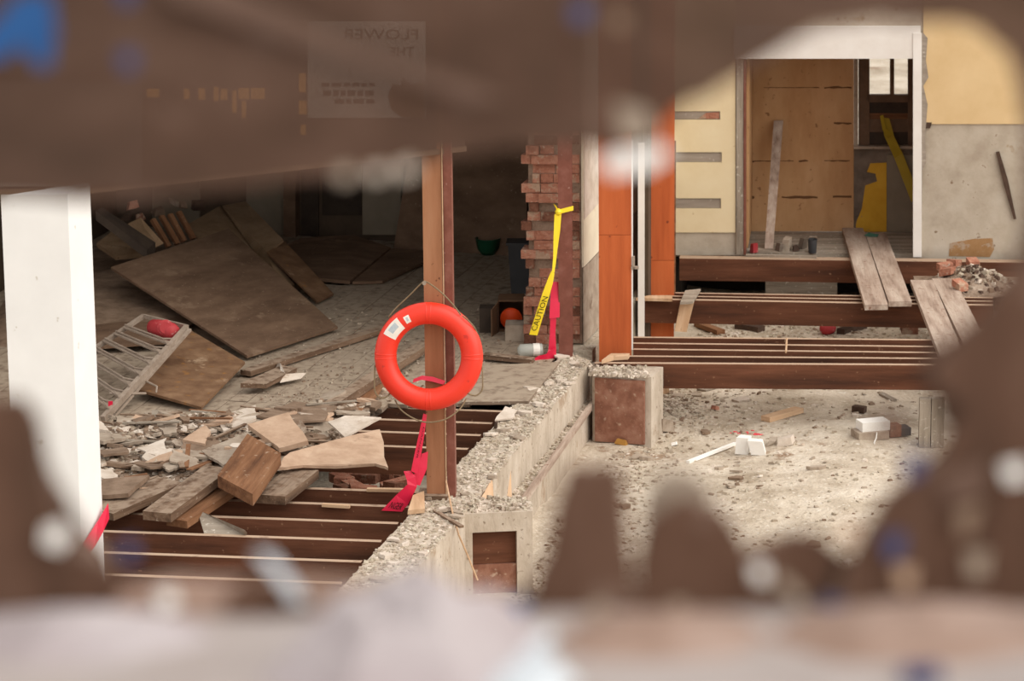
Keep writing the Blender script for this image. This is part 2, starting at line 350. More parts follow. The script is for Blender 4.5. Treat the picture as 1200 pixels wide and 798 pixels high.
for i in range(24): uu = -.05-5.1*i/23; sub.append(OF+U*uu+W*(front_w(uu)+.3)+V((0, 0, -.036)))
sub += [OF+U*(-5.15)+W*back_w(-5.15)+V((0, 0, -.036)), OF+U*(-.05)+W*back_w(-.05)+V((0, 0, -.036))]
build(MB().prism(sub, (0, 0, -.03)), 'subfloor', 'subfloor', fl)

# ---- left room: back wall, side wall, ceiling
lw = thing('wall_back', LBA, 'dim back wall of the debris room with boarded panels', kind='structure')
tl = LBB-LBA; tl.normalize(); nl = V((tl.y, -tl.x, 0)); nl = nl if nl.y < 0 else -nl
p0 = LBA-tl*4.2; p1 = LBB+tl*.9
mb = MB()
for qa_, qb_, z0_, z1_ in ((p0, p1, -.6, 3.3),):
    mb.prism([V((qa_.x, qa_.y, z0_)), V((qb_.x, qb_.y, z0_)), V((qb_.x, qb_.y, z1_)), V((qa_.x, qa_.y, z1_))], -nl*.15)
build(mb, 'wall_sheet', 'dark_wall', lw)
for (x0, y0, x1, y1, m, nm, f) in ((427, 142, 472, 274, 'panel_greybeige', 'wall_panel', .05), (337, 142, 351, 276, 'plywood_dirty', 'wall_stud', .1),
        (378, 142, 424, 252, 'dark_timber', 'painted_opening', .012), (354, 142, 374, 276, 'dark_timber', 'wall_panel', .02), (290, 40, 334, 285, 'panel_greybeige', 'wall_panel', .03), (180, 60, 235, 285, 'panel_greybeige', 'wall_panel', .03)):  # the opening is a flat dark panel, its gloom put into the colour
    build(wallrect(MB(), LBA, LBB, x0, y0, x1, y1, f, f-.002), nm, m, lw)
sl = [VP(475, 287, LBA, LBB)+nl*.3, VP(628, 298, LBA, LBB)+nl*.3, VP(628, 60, LBA, LBB)+nl*.06, VP(503, 60, LBA, LBB)+nl*.06]
build(MB().prism(sl, nl*.02), 'leaning_plywood', 'plywood_dirty', label='tall dark plywood sheet leaning against the back wall behind the green bowl', cat='plywood sheet')
bw2 = front_w(-5.0); wlA = OF-U*5.25+W*(-2); wlB = OF-U*5.25+W*5.5
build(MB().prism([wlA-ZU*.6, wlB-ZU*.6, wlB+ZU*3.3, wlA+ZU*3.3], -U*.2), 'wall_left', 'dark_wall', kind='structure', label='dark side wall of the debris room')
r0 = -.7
build(MB().prism([OF-U*5.5+W*r0+ZU*3.2, OF+U*.3+W*r0+ZU*3.2, OF+U*.3+W*5.2+ZU*3.2, OF-U*5.5+W*6.2+ZU*3.2], (0, 0, .25)), 'ceiling', 'dark_wall', kind='structure', label='remaining ceiling over the debris room')

# ---- brick wall end
bwl = thing('wall_brick', P(655, 406), 'ragged broken end of an old red brick wall with pale plaster on one face', kind='structure')
bo = P(681, 404)                               # right hand foot of the broken end
bu = V((-1, .1, 0)).normalized(); bz = .076; rows = 25
BR = []
for vi in range(6):
    pass
for r in range(rows):
    ragged = .44+.045*math.sin(r*1.7)+random.uniform(-.04, .04)
    if r < 5: ragged = .46
    x = .015; k = r % 2
    while x < ragged-.05:
        L = random.choice((.2, .2, .105, .15))+random.uniform(-.015, .015); L = min(L, ragged-x)
        prot = random.uniform(-.03, .03) if x > .05 else random.uniform(-.03, .0)
        c = bo+bu*(x+L/2)+W*(.12-prot); tl_ = random.uniform(-.05, .05); e = (bu+ZU*tl_*.5).normalized()
        m = 'brick' if random.random() < .68 else 'brick_dark'
        build(MB().box(c+ZU*(r*bz+.003), e*(L-.005), (W+bu*(random.uniform(-.1, .1) if x > .05 else 0))*.2, V((0, 0, bz-.005))), 'brick', m, bwl, (e, ZU))
        x += L
core = [bo+W*.045+bu*.0, bo+W*.045+bu*.42, bo+W*3.7+bu*.42, bo+W*3.7]
ft = [bo-W*.15-bu*.12, bo-W*.15+bu*.5, bo+W*3.7+bu*.5, bo+W*3.7-bu*.03]
build(MB().prism([p-ZU*.01 for p in ft], (0, 0, -.6)), 'footing', 'concrete_dusty', bwl)
build(MB().prism(core, (0, 0, 3.2)), 'wall_core', 'mortar', bwl)
# plaster coat on the right face, with a bare lower area
pr = bo-bu*.015
build(MB().prism([pr+W*.03+ZU*.62, pr+W*.02+ZU*1.25, pr+W*.04+ZU*3.2, pr+W*3.7+ZU*3.2, pr+W*3.7+ZU*.7], bu*.014), 'plaster_coat', 'plaster_wall_white', bwl)
build(MB().prism([pr-bu*.004+W*.05+ZU*1.0, pr-bu*.004+W*.03+ZU*3.2, pr-bu*.004+W*3.7+ZU*3.2, pr-bu*.004+W*3.7+ZU*1.2], bu*.003), 'worn_plaster', 'plaster_white', bwl)
build(MB().prism([pr+W*.04, pr+W*.03+ZU*.61, pr+W*3.7+ZU*.69, pr+W*3.7], bu*.008), 'bare_render', 'plaster_grey', bwl)

# ---- rear wall with the doorway (right)
BWA, BWB = P(798, 298), P(1170, 303)
rw = thing('wall_rear', BWA, 'rear partition with cream and grey plaster around a white framed doorway', kind='structure')
tb = UZ(BWB-BWA); nb = V((tb.y, -tb.x, 0)); nb = nb if nb.y < 0 else -nb
mb = MB()
wallrect(mb, BWA, BWB, 786, -60, 872, 299, 0, .12); wallrect(mb, BWA, BWB, 1076, -60, 1420, 306, 0, .12); wallrect(mb, BWA, BWB, 872, -60, 1076, 38, 0, .12)
build(mb, 'wall_body', 'grey_wall', rw)
mb = MB()
for x0, y0, x1, y1 in ((788, -60, 862, 130), (788, 140, 862, 178), (788, 190, 862, 232), (788, 244, 862, 272), (844, 130, 862, 140), (846, 178, 862, 190), (845, 232, 862, 244)): wallrect(mb, BWA, BWB, x0, y0, x1, y1, .016, .015)
build(mb, 'plaster_coat', 'cream_wall', rw)
for y0, y1 in ((130, 140), (178, 190), (232, 244)): build(wallrect(MB(), BWA, BWB, 790, y0+.6, 844, y1-.6, .006, .005), 'lath_strip', 'lath', rw, (tb, ZU))
build(wallpoly(MB(), BWA, BWB, [(818, 139), (828, 132), (843, 131), (843, 139)], .01, .003), 'bare_brick_patch', 'brick', rw)
build(wallrect(MB(), BWA, BWB, 1082, -60, 1420, 145, .016, .015), 'plaster_coat', 'cream_wall_warm', rw)
build(wallpoly(MB(), BWA, BWB, [(1112, 300), (1113, 285), (1140, 280), (1163, 279), (1165, 292), (1160, 301)], .004, .003), 'rust_stain', 'rust_mark', rw)
build(wallpoly(MB(), BWA, BWB, [(1083, 143), (1092, 143), (1090, 150), (1082, 150)], .02, .01), 'loose_chip', 'dark_bit', rw)
build(wallrect(MB(), BWA, BWB, 863, 60, 871, 298, .03, .14), 'door_post', 'greywood', rw, (ZU, nb))
build(wallrect(MB(), BWA, BWB, 871.5, 62, 874, 298, .02, .14), 'door_post_edge', 'red_steel', rw)
build(wallrect(MB(), BWA, BWB, 1070, 38, 1080, 300, .05, .18), 'door_jamb', 'white_paint', rw)
build(wallrect(MB(), BWA, BWB, 860, 30, 1079, 68, .04, .17), 'door_header', 'white_paint', rw)
build(wallpoly(MB(), BWA, BWB, [(1080, 36), (1087, 44), (1085, 70), (1088, 90), (1082, 100), (1087, 122), (1084, 160), (1085, 190), (1081, 200), (1079.5, 290), (1079.5, 40)], .03, .02), 'chipped_edge', 'lath', rw)
pplank((1170, 178, 0), (1186, 240, 0), .03, .02, 'hairline', 'dark_timber', parent=rw) if False else None
build(wallpoly(MB(), BWA, BWB, [(1167, 178), (1171, 177), (1181, 210), (1191, 256), (1188, 256), (1176, 216)], .03, .025), 'iron_strap', 'dark_bit', label='thin dark iron strap leaning on the grey plaster wall', cat='strap')
# sill beam and crawl gap
sA, sB = P(796, 301, .01), P(1420, 309, .01)
plank(sA+(sB-sA)*0, sB, .13, .2, 'sill_beam', 'joist', rw)
# raised room behind
RBA, RBB = P(874, 271), P(1070, 273)
tr_ = UZ(RBB-RBA); nr = V((tr_.y, -tr_.x, 0)); nr = nr if nr.y < 0 else -nr
fr = thing('floor_rear', RBA-ZU*.05, 'dusty floor of the small rear room beyond the doorway', kind='structure')
q0 = BWA-tb*.6+ZU*.0; q1 = BWB+tb*1.2
build(MB().prism([q0-nb*.14, q1-nb*.14, q1-nb*1.4, q0-nb*1.4], (0, 0, -.05)), 'floor_sheet', 'greywood', fr)
wr = thing('wall_rear_room', RBA, 'far wall of the small rear room, plywood beside a window', kind='structure')
for k, (x0, x1) in enumerate(((845, 1000.4),)): build(wallrect(MB(), RBA, RBB, x0, -30, x1, 271, .0, .02), 'plywood_panel', 'plywood_wall', wr)
for (x0, y0, x1, y1) in ((895, 102, 960, 103.2), (966, 101, 998, 104), (876, 188, 884, 191), (977, 143, 998, 146), (880, 188, 930, 189.3), (936, 187, 947, 190), (966, 187, 996, 189.4), (877, 229, 884, 234), (916, 229, 958, 233), (976, 229, 998, 232), (876, 144, 882, 147)):
    pts = []; k = max(3, int((x1-x0)/5)); h = (y1-y0)/2; ym = (y0+y1)/2
    for i in range(k+1): pts.append((x0+(x1-x0)*i/k, ym-h*random.uniform(.15, 1.1)))
    for i in range(k, -1, -1): pts.append((x0+(x1-x0)*i/k, ym+h*random.uniform(.15, 1.1)))
    build(wallpoly(MB(), RBA, RBB, pts, .003, .003), 'scorch_stain', 'stain', wr)
mb = MB()
for x0, y0, x1, y1 in ((1000, 172, 1120, 280), (1072, -30, 1120, 172), (1000, -30, 1072, 55)): wallrect(mb, RBA, RBB, x0, y0, x1, y1, -.03, .1)
build(mb, 'wall_body', 'dark_masonry', wr)
mb = MB(); wallpoly(mb, RBA, RBB, [(1003, 272), (1003, 262), (1010, 245), (1014, 218), (1028, 213), (1026, 204), (1016, 202), (1020, 192), (1039, 191), (1039, 272)], -.02, .009); build(mb, 'yellow_plaster', 'yellow_paint', wr)
build(wallrect(MB(), RBA, RBB, 1039.5, 182, 1085, 272, -.015, .012), 'white_board', 'panel_greybeige', wr)
build(wallrect(MB(), RBA, RBB, 1000.5, 55, 1005.5, 172, .0, .05), 'window_casing', 'plaster_grey', wr)
build(wallrect(MB(), RBA, RBB, 1000.5, 171, 1075, 174, .03, .1), 'window_sill', 'plaster_grey', wr)
win = thing('window_1', VP(1038, 172, RBA, RBB), 'small dark framed two pane window letting daylight into the rear room', kind='structure')
mb = MB()
for x0, y0, x1, y1 in ((1006, 50, 1019, 171), (1064, 50, 1074, 171), (1017, 112, 1066, 120.5), (1043, 55, 1048, 112), (1019, 50, 1064, 66)): wallrect(mb, RBA, RBB, x0, y0, x1, y1, -.03, .07)
build(mb, 'window_frame', 'window_wood', win)
for x0, x1 in ((1019, 1043), (1048, 1064)): build(wallrect(MB(), RBA, RBB, x0, 66, x1, 112, -.06, .004), 'pane', 'glass', win)
for k, (y0, y1, m) in enumerate(((120.5, 133, 'dark_timber'), (133.5, 141, 'brownwood'), (141.5, 155, 'window_wood'), (155.5, 170.5, 'dark_timber'))): build(wallrect(MB(), RBA, RBB, 1017, y0-.8, 1066, y1+.8, -.05-.004*(k % 2), .03), 'board', m, win, (tr_, ZU))
# roof and side walls of the rear room
build(MB().prism([q0+ZU*2.35-nb*.0, q1+ZU*2.35, q1-nb*1.6+ZU*2.35, q0-nb*1.6+ZU*2.35], (0, 0, .15)), 'ceiling_rear', 'grey_wall', kind='structure', label='ceiling of the small rear room')
for q in (VP(868, 290, BWA, BWB), VP(1120, 290, BWA, BWB)):
    build(MB().prism([q-nb*.13-ZU*.03, q-nb*1.35-ZU*.03, q-nb*1.35+ZU*2.33, q-nb*.13+ZU*2.33], tb*.06), 'wall_side_rear', 'plywood_wall', kind='structure', label='side wall of the small rear room')
# crawl space: added dark walls block the daylight behind the gap
eb0, eb1 = RBA-tr_*2.2, RBB+tr_*2.5
build(MB().prism([eb0-ZU*.8, eb1-ZU*.8, eb1-ZU*.06, eb0-ZU*.06], -nr*.3), 'crawl_blocker', 'crawl_black', kind='structure', label='added dark backing blocking daylight from the crawl space under the rear room')
for q in (BWA-tb*.1, BWB+tb*1.2): build(MB().prism([q-ZU*.8-nb*.14, q-ZU*.8-nb*1.1, q-ZU*.06-nb*1.1, q-ZU*.06-nb*.14], tb*.1), 'crawl_blocker', 'crawl_black', kind='structure', label='added dark end wall blocking daylight from the crawl space under the rear room')
build(MB().prism([P(897, 326, -.02), P(980, 326, -.02), P(980, 350, -.02)*1, P(897, 350, -.02)], (0, 0, -.02)), 'x', 'greywood') if False else None
cA, cB = P(790, 318, 0), P(1180, 322, 0)
build(wallrect(MB(), BWA-nb*.2, BWB-nb*.2, 897, 322, 981, 372, 0, .03), 'foundation_board', 'greywood', rw, (tb, ZU))

# ================================================================== TIMBER
def joist(pl, pr, name, label, group, dep=.2, th=.05, z=-.03, ext=0, m='joist'):
    a, b = P(*pl, z), P(*pr, z); d = UZ(b-a); a = a-d*ext
    return plank(a, b, th, dep, name, m, label=label, cat='joist', group=group)
kx = lambda y: 411+(675-y)*.942
lastj = None
ORD = 'first second third fourth fifth sixth seventh eighth ninth tenth eleventh'.split()
for jn, y in enumerate((710, 683, 658, 634, 613, 594, 577, 526, 510, 496, 482)):
    xr = kx(y)-3; joist((100, y-.036*(xr-100)), (xr, y), 'floor_joist', 'bare brown joist running to the foundation, '+ORD[jn]+' one counted from the white column end', 'bare joists beside the concrete foundation', ext=2.2, z=-.035)
for i, (pl, pr) in enumerate((((697, 425), (1092, 427)), ((712, 417), (1120, 420)), ((742, 409), (1125, 413.5)), ((742, 402), (1125, 406.5)), ((742, 395), (1130, 398.5)))):
    joist(pl, (pr[0]+60, pr[1]+.6), 'floor_joist', 'dark brown front joist spanning the dirt pit beside the concrete pier' if i == 0 else 'thin dark pit joist, '+ORD[i-1]+' one behind the heavy front joist', None if i == 0 else 'close row of pit joists', z=0, dep=.195, th=.055 if i == 0 else .045)
for i, (pl, pr) in enumerate((((750, 350), (1074, 356)), ((768, 346.5), (1074, 351.5)), ((790, 343), (1074, 347.5)))):
    joist(pl, (pr[0]+90, pr[1]+1.5), 'floor_joist', ['heavy dark joist behind the pit with a light board hung over it', 'thin joist directly behind the heavy joist with the hung board', 'thin joist nearest the doorway sill, behind two others'][i], None if i == 0 else 'joists near the doorway', z=0, dep=.2, th=.06 if i == 0 else .04)

# wooden post with steel angle
pb = P(511, 584); wd = .122; fu = V((1, -.06, 0)).normalized(); fv = V((-fu.y, fu.x, 0))
post = thing('timber_post', pb, 'brown timber post with red steel angle carrying the orange life ring', 'post')
build(MB().box(pb+fv*.07, fu*wd, fv*.13, (0, 0, 4.2)), 'post', 'post_wood', post)
sp = pb+fu*(wd/2+.004); smb = MB(); smb.box(sp+fu*.004+fv*.006, fu*.006, fv*.012, (0, 0, 4.2)); build(smb, 'edge_strip', 'freshwood', post)
smb = MB(); smb.box(sp+fu*.03+fv*.035, fu*.044, fv*.012, (0, 0, 4.2)); smb.box(sp+fu*.056+fv*.09, fu*.012, fv*.12, (0, 0, 4.2)); build(smb, 'steel_angle', 'red_steel', post)
build(MB().box(pb+fv*.05-fu*.02, fu*.2, fv*.2, (0, 0, .03)), 'base_shim', 'oldwood', post)
# red steel column
sb = P(663, 418); col = MB(); su = V((1, -.05, 0)).normalized(); sv = V((-su.y, su.x, 0))
col.box(sb+sv*.005, su*.108, sv*.012, (0, 0, 3.2)); col.box(sb+sv*.055, su*.01, sv*.09, (0, 0, 3.2)); col.box(sb+sv*.106, su*.108, sv*.012, (0, 0, 3.2))
build(col, 'steel_column', 'red_steel', label='dark red steel column standing before the brick wall end', cat='column')
# orange posts
for (x0, x1, y, lab) in ((702, 740, 413, 'orange stained timber post beside the plastered brick wall'), (757, 790, 346, 'orange stained timber post beside the cream wall')):
    a, b = P(x0, y), P(x1, y); d = UZ(b-a); n = V((-d.y, d.x, 0)); wv = (b-a).length; c = (a+b)/2+n*wv/2
    t = thing('orange_post', (c.x, c.y, -.5), lab, 'post')
    zc = VP((x0+x1)/2, 275 if x0 < 750 else 305, a, b).z
    build(MB().box((c.x, c.y, -.55), d*wv, n*wv, (0, 0, zc+.547)), 'lower_post', 'orange_wood', t); build(MB().box((c.x, c.y, zc), d*wv, n*wv, (0, 0, 3.2-zc)), 'upper_post', 'orange_wood', t)
    build(MB().box(c+d*(wv/2+.006)-n*wv*.46+ZU*.02, d*.012, n*.02, (0, 0, VP(x1, 168, a, b).z)), 'edge_bead', 'white_paint' if x0 < 750 else 'brownwood', t)
    if x0 < 750:
        k = VP(741, 315, a, b); mbk = MB(); mbk.box(k+d*.02, d*.06, n*.03, (0, 0, .02)); mbk.box(k+d*.01, d*.02, n*.03, (0, 0, .1)); build(mbk, 'latch', 'metal_dull', t)
# white strip of a frame between the posts, masonry remnants behind
tA = P(747, 372, -.1); tB = P(756, 372, -.1); d = UZ(tB-tA)
build(MB().box((tA+tB)/2-ZU*.45, d*.055, V((-d.y, d.x, 0))*.05, (0, 0, VP(751, 168, tA, tB).z-(tA.z-.45))), 'door_trim', 'white_paint', label='narrow white frame strip standing between the two orange posts', cat='frame')
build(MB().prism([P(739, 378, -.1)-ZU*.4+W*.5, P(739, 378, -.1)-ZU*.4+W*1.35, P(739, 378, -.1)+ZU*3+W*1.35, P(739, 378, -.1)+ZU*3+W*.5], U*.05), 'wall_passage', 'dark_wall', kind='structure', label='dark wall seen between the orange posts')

# white column on the left
ca, cb = P(22, 704), P(98, 704); d = UZ(cb-ca); n = UZ(W)
wc = thing('white_column', ((ca+cb)/2+n*.2-ZU*.6), 'broad smooth white square column beside the rubble floor', 'column')
mb = MB(); mb.prism([ca-ZU*.6, cb-ZU*.6, cb+n*.37-ZU*.6, ca+n*.37-ZU*.6], (0, 0, VP(60, 228, ca, cb).z+.6)); build(mb, 'shaft', 'column_white', wc)

# ================================================================== LIFE RING
ring = thing('life_ring', pb+ZU*.6-fv*.1, 'bright orange-red life ring hanging on the timber post', 'life ring')
RC = VP(502.5, 417.5, pb-fv*.11, pb-fv*.11+fu); tilt = math.radians(8)
rx = fu; rz = (ZU*math.cos(tilt)+fv*math.sin(tilt)); rn = rx.cross(rz).normalized(); rn = rn if rn.y < 0 else -rn
depth = -(ROT.transposed() @ (RC-CAM)).z; S1 = depth/FPX
RM, Rm = 50.8*S1, 12.9*S1
def RP(px, py, off=0.): return RC+rx*(px-502.5)*S1-rz*(py-417.5)*S1+rn*off
def ringpt(a, b, k=1.0): return RC+(rx*math.cos(a)+rz*math.sin(a))*(RM+Rm*k*math.cos(b))+rn*Rm*k*math.sin(b)
mb = MB(); NA, NB = 96, 22
for i in range(NA):
    a = 6.2832*i/NA
    for j in range(NB):
        mb.v.append(ringpt(a, 6.2832*j/NB))
for i in range(NA):
    for j in range(NB): i2, j2 = (i+1) % NA, (j+1) % NB; mb.face((i*NB+j, i2*NB+j, i2*NB+j2, i*NB+j2))
body = build(mb, 'ring_body', 'ring_red', ring, smooth=True)
for q in range(4):
    for da in (-.045, .045):
        a0 = q*math.pi/2+da; mb = MB()
        for i, (da2, k) in enumerate(((-.022, .99), (-.008, 1.022), (.008, 1.022), (.022, .99))):
            for j in range(NB): mb.v.append(ringpt(a0+da2, 6.2832*j/NB, k))
        for i in range(3):
            for j in range(NB): j2 = (j+1) % NB; mb.face((i*NB+j, (i+1)*NB+j, (i+1)*NB+j2, i*NB+j2))
        build(mb, 'seam_band', 'ring_red', body, smooth=True)
def ringpatch(a0, a1, b0, b1, k, nm, m, par, n=6):
    mb = MB()
    for i in range(n+1):
        for j in range(n+1): mb.v.append(ringpt(a0+(a1-a0)*i/n, b0+(b1-b0)*j/n, k))
    for i in range(n):
        for j in range(n): mb.face((i*(n+1)+j, (i+1)*(n+1)+j, (i+1)*(n+1)+j+1, i*(n+1)+j+1))
    return build(mb, nm, m, par, smooth=True)
lb = ringpatch(2.24, 2.66, .9, 2.2, 1.015, 'approval_label', 'label_white', body); ringpatch(2.33, 2.55, 1.15, 1.7, 1.02, 'print_block', 'label_print', body)
ringpatch(2.0, 2.13, 1.25, 1.95, 1.015, 'small_label', 'label_white', body); ringpatch(2.04, 2.09, 1.4, 1.75, 1.02, 'print_block', 'label_print', body)
def cord(pts, off=.0, nm='grab_rope'):
    q = [RP(x, y, o) for x, y, o in pts]; out = []
    for i in range(len(q)-1):
        for t in range(5):
            p_ = q[max(i-1, 0)]; a, b = q[i], q[i+1]; n_ = q[min(i+2, len(q)-1)]; s = t/5
            out.append(.5*((2*a)+(b-p_)*s+(2*p_-5*a+4*b-n_)*s*s+(3*a-p_-3*b+n_)*s**3))
    out.append(q[-1]); build(MB().tube(out, .005, 6), nm, 'rope', ring, smooth=True)
cord([(455, 372, -.02), (464, 361, -.02), (480, 346, .0), (495, 331, .03), (501, 330, .03), (516, 340, .05), (530, 354, .05), (541, 368, .05)], nm='hanging_rope')
cord([(543, 369, .05), (549, 374, .05), (556, 382, .03), (560, 392, 0)])
cord([(439, 428, 0), (439, 446, .03), (440, 459, .04), (446, 466, .04), (453, 465, .03), (458, 460, 0)])
cord([(565, 426, 0), (566, 446, .02), (565, 457, .02), (558, 463, .02), (549, 461, .02), (545, 458, 0)])
cord([(462, 470, -.03), (470, 480, .03), (484, 489, .06), (500, 494, .06), (521, 491, .06), (538, 480, .03), (546, 468, -.03)])
build(MB().lathe(RP(498, 331, -.0)-rn*.01, [(.008, 0), (.008, .05), (.014, .05), (.014, .056)], 10, rn), 'hook', 'metal_dull', ring)

# ================================================================== TAPES
def ribbon(pairs, A, B, off, name, m, parent=None, **k):           # pixel pairs on the vertical plane AB, with per-pair offsets towards the viewer
    n = V(((B-A).y, -(B-A).x, 0)).normalized(); n = n if n.y < 0 else -n
    L, R_ = [], []
    for i, (l, r) in enumerate(pairs):
        o = off[i] if isinstance(off, (list, tuple)) else off
        L.append(VP(*l, A, B)+n*(o+.006)); R_.append(VP(*r, A, B)+n*(o-.006))
    mb = MB().strip(L, R_); return build(mb, name, m, parent, normals=False, **k)
SA, SB = sb-sv*.0, sb-sv*.0+su
yt = thing('caution_tape', VP(645, 392, SA, SB), 'yellow caution tape tied around the red steel column, its end hanging loose', 'tape')
ribbon([((653, 250), (653, 246)), ((660, 249), (660, 244)), ((672, 246), (672, 241))], SA, SB, .012, 'tape_band', 'tape_yellow', yt)
build(MB().lathe(VP(654.5, 248, SA, SB)-sv*.02, [(.004, -.03), (.024, -.012), (.028, .005), (.02, .02), (.004, .03)], 8), 'knot', 'tape_yellow', yt)
ribbon([((650, 250), (655, 249)), ((649, 275), (653.5, 275)), ((648.5, 300), (652, 300)), ((647, 318), (650, 318))], SA, SB, [.03, .035, .04, .04], 'tape_tail', 'tape_yellow', yt)
ribbon([((653, 250), (658, 250)), ((651, 270), (656.5, 270)), ((650, 290), (653.5, 291)), ((648.5, 312), (651, 312))], SA, SB, [.02, .022, .028, .032], 'tape_tail', 'tape_yellow', yt)
ribbon([((649, 237), (652, 240)), ((653, 246), (656, 248))], SA, SB, [.05, .02], 'tape_tail', 'tape_yellow', yt)
ribbon([((646.5, 316), (650, 319)), ((642, 326), (648, 331)), ((636, 342), (643.5, 347)), ((620.5, 390), (630, 391.5))], SA, SB, [.04, .042, .045, .05], 'tape_end', 'tape_yellow', yt)
o_ = VP(628.8, 386, SA, SB)-sv*.062; e_ = VP(643.0, 346, SA, SB)-sv*.062; up_ = VP(622.6, 385.0, SA, SB)-sv*.062
lettering('CAUTION', o_, e_-o_, (up_-o_), yt)
# letters sketched on the upright tail
for (x, y) in ((650.5, 285), (650, 293), (649.3, 301)):
    pass
pk = thing('danger_tape', VP(650, 415, SA, SB), 'crumpled pink-red warning tape gathered at the foot of the steel column', 'tape')
ribbon([((646, 331), (655, 331)), ((645, 350), (656, 350)), ((644, 372), (656, 371))], SA, SB, [-.02, .0, .03], 'tape_loop', 'tape_pink', pk)
ribbon([((645, 371), (652, 371)), ((644.5, 390), (651, 390)), ((643, 408), (652, 410)), ((640, 416), (650, 419))], SA, SB, [.02, .02, .03, .06], 'tape_tail', 'tape_pink', pk)
ribbon([((652, 404), (652, 416)), ((640, 412), (643, 420)), ((632, 413), (632, 421)), ((626, 416), (628, 421))], SA, SB, [.05, .08, .1, .12], 'tape_end', 'tape_pink', pk)
PA, PB = pb, pb+fu
pk2 = thing('danger_tape', VP(470, 590, PA, PB), 'pink-red warning tape tied round the timber post and trailing to the joists', 'tape')
ribbon([((484, 447), (485, 443)), ((494, 444), (495, 439.5)), ((506, 446), (507, 441)), ((520, 450), (522, 446))], PA, PB, [.03, .02, .015, .012], 'tape_band', 'tape_pink', pk2)
ribbon([((497, 482), (501, 484)), ((492, 505), (498, 508)), ((487, 528), (494, 533)), ((483, 548), (490, 552))], PA, PB, [.05, .06, .07, .08], 'tape_tail', 'tape_pink', pk2)
ribbon([((495, 530), (502, 528)), ((491, 545), (501, 547)), ((480, 562), (493, 566))], PA, PB, [.03, .05, .07], 'tape_tail', 'tape_pink', pk2)
ribbon([((474, 549), (482, 549)), ((478, 558), (488, 555)), ((479, 563), (490, 566)), ((466, 575), (480, 586)), ((449, 592), (473, 594))], PA, PB, [.06, .08, .09, .1, .12], 'tape_end', 'tape_pink', pk2)
o_ = VP(457, 589, PA, PB)-fv*.125; e_ = VP(471, 591.5, PA, PB)-fv*.122; up_ = VP(462, 582, PA, PB)-fv*.12
lettering('NGER', o_, e_-o_, up_-o_, pk2)
o_ = VP(489, 533, PA, PB)-fv*.082; e_ = VP(497, 497, PA, PB)-fv*.068; up_ = VP(486.5, 531, PA, PB)-fv*.082
lettering('DANGER', e_, o_-e_, (o_-up_)*.6, pk2)
WA_, WB_ = ca+n*0, cb
ribbon([((127, 589), (128, 608)), ((118, 603), (123, 618)), ((107, 616), (118, 624)), ((100, 622), (112, 628))], cb+n*.37+d*.02, cb+n*.37+d*.02+V((1, 0, 0)), [.0, .12, .3, .42], 'danger_tape', 'tape_pink', label='short pink-red strip of warning tape on the white column', cat='tape')

# ================================================================== REAR ROOM THINGS
build(MB().prism([P(896, 291, .005), P(906, 291, .005), VP(918, 140, RBA, RBB)+nr*.05, VP(907, 140, RBA, RBB)+nr*.05], nr*.02), 'leaning_board', 'greyplank', frame=(ZU, nr), label='narrow grey board leaning on the plywood wall inside the doorway', cat='board')
ya, yb = VP(1035, 272, RBA, RBB)+nr*.06, VP(1070, 272, RBA, RBB)+nr*.06
yt2 = thing('caution_tape', VP(1050, 232, ya, yb), 'dark yellow caution tape slung across the rear room window', 'tape')
ribbon([((1033, 136), (1042, 138)), ((1036, 158), (1048, 160)), ((1048, 185), (1058, 180)), ((1058, 210), (1068, 205)), ((1068, 236), (1076, 226))], ya, yb, [.05, .03, 0, .02, .05], 'tape_strip', 'tape_dark_yellow', yt2)
ribbon([((1031, 134), (1035, 133)), ((1034, 150), (1038, 149)), ((1040, 160), (1046, 156))], ya, yb, [.08, .08, .06], 'tape_strip', 'tape_dark_yellow', yt2)
c = P(952, 296, .0); 
bk = thing('paint_bucket', c, 'small dark grey bucket on the floor inside the doorway', 'bucket'); build(MB().lathe(c, [(.035, 0), (.042, .12), (.046, .125), (.04, .125), (.034, .02)], 16), 'bucket_body', 'bin_grey', bk, smooth=False)
build(MB().tube([c+V((-.044, 0, .12)), c+V((-.03, -.02, .15)), c+V((.03, -.02, .15)), c+V((.044, 0, .12))], .003), 'bucket_handle', 'metal_dull', bk)
for (x, y, s, m, lab) in ((884, 296, .06, 'red_plastic', 'small red scrap on the floor inside the doorway'), (912, 294, .07, 'dark_masonry', 'grey lump of masonry beside the leaning board'), (922, 293, .07, 'plaster_grey', 'pale plaster lump inside the doorway'), (933, 294, .06, 'dark_bit', 'dark lump of rubble inside the doorway'), (939, 291, .07, 'dark_masonry', 'grey lump of masonry beside the small bucket')):
    mb = MB(); chip(mb, P(x, y, 0), s*1.6, flat=.9); build(mb, 'rubble_lump', m, label=lab, cat='rubble')
pplank((874, 298, .03), (957, 300, .03), .05, .025, 'threshold_batten', 'greywood', label='thin pale batten lying along the doorway threshold', cat='batten')
# walkway planks
for a, b, lab in (((999, 267, .05), (1027, 357, .065), 'grey scaffold plank running out of the doorway, next to the leaning board'), ((1026, 273, .05), (1055, 353, .06), 'grey scaffold plank running out of the doorway, next to the white jamb'),
                  ((1080, 328, .055), (1131, 455, .055), 'grey scaffold plank crossing the pit joists, along the open dirt'), ((1105, 326, .055), (1162, 440, .055), 'grey scaffold plank crossing the pit joists, beside the rubble pile')):
    pplank(a, b, .19, .045, 'scaffold_plank', 'greyplank', label=lab, cat='plank', group='scaffold planks of the walkway')
ribbon([((1012, 275), (1018, 272)), ((1018, 277), (1022, 273)), ((1028, 277), (1030, 274))], P(1020, 276, .06), P(1060, 276, .06), .02, 'green_strap', 'green_plastic', label='short green strap lying across the scaffold planks', cat='strap')
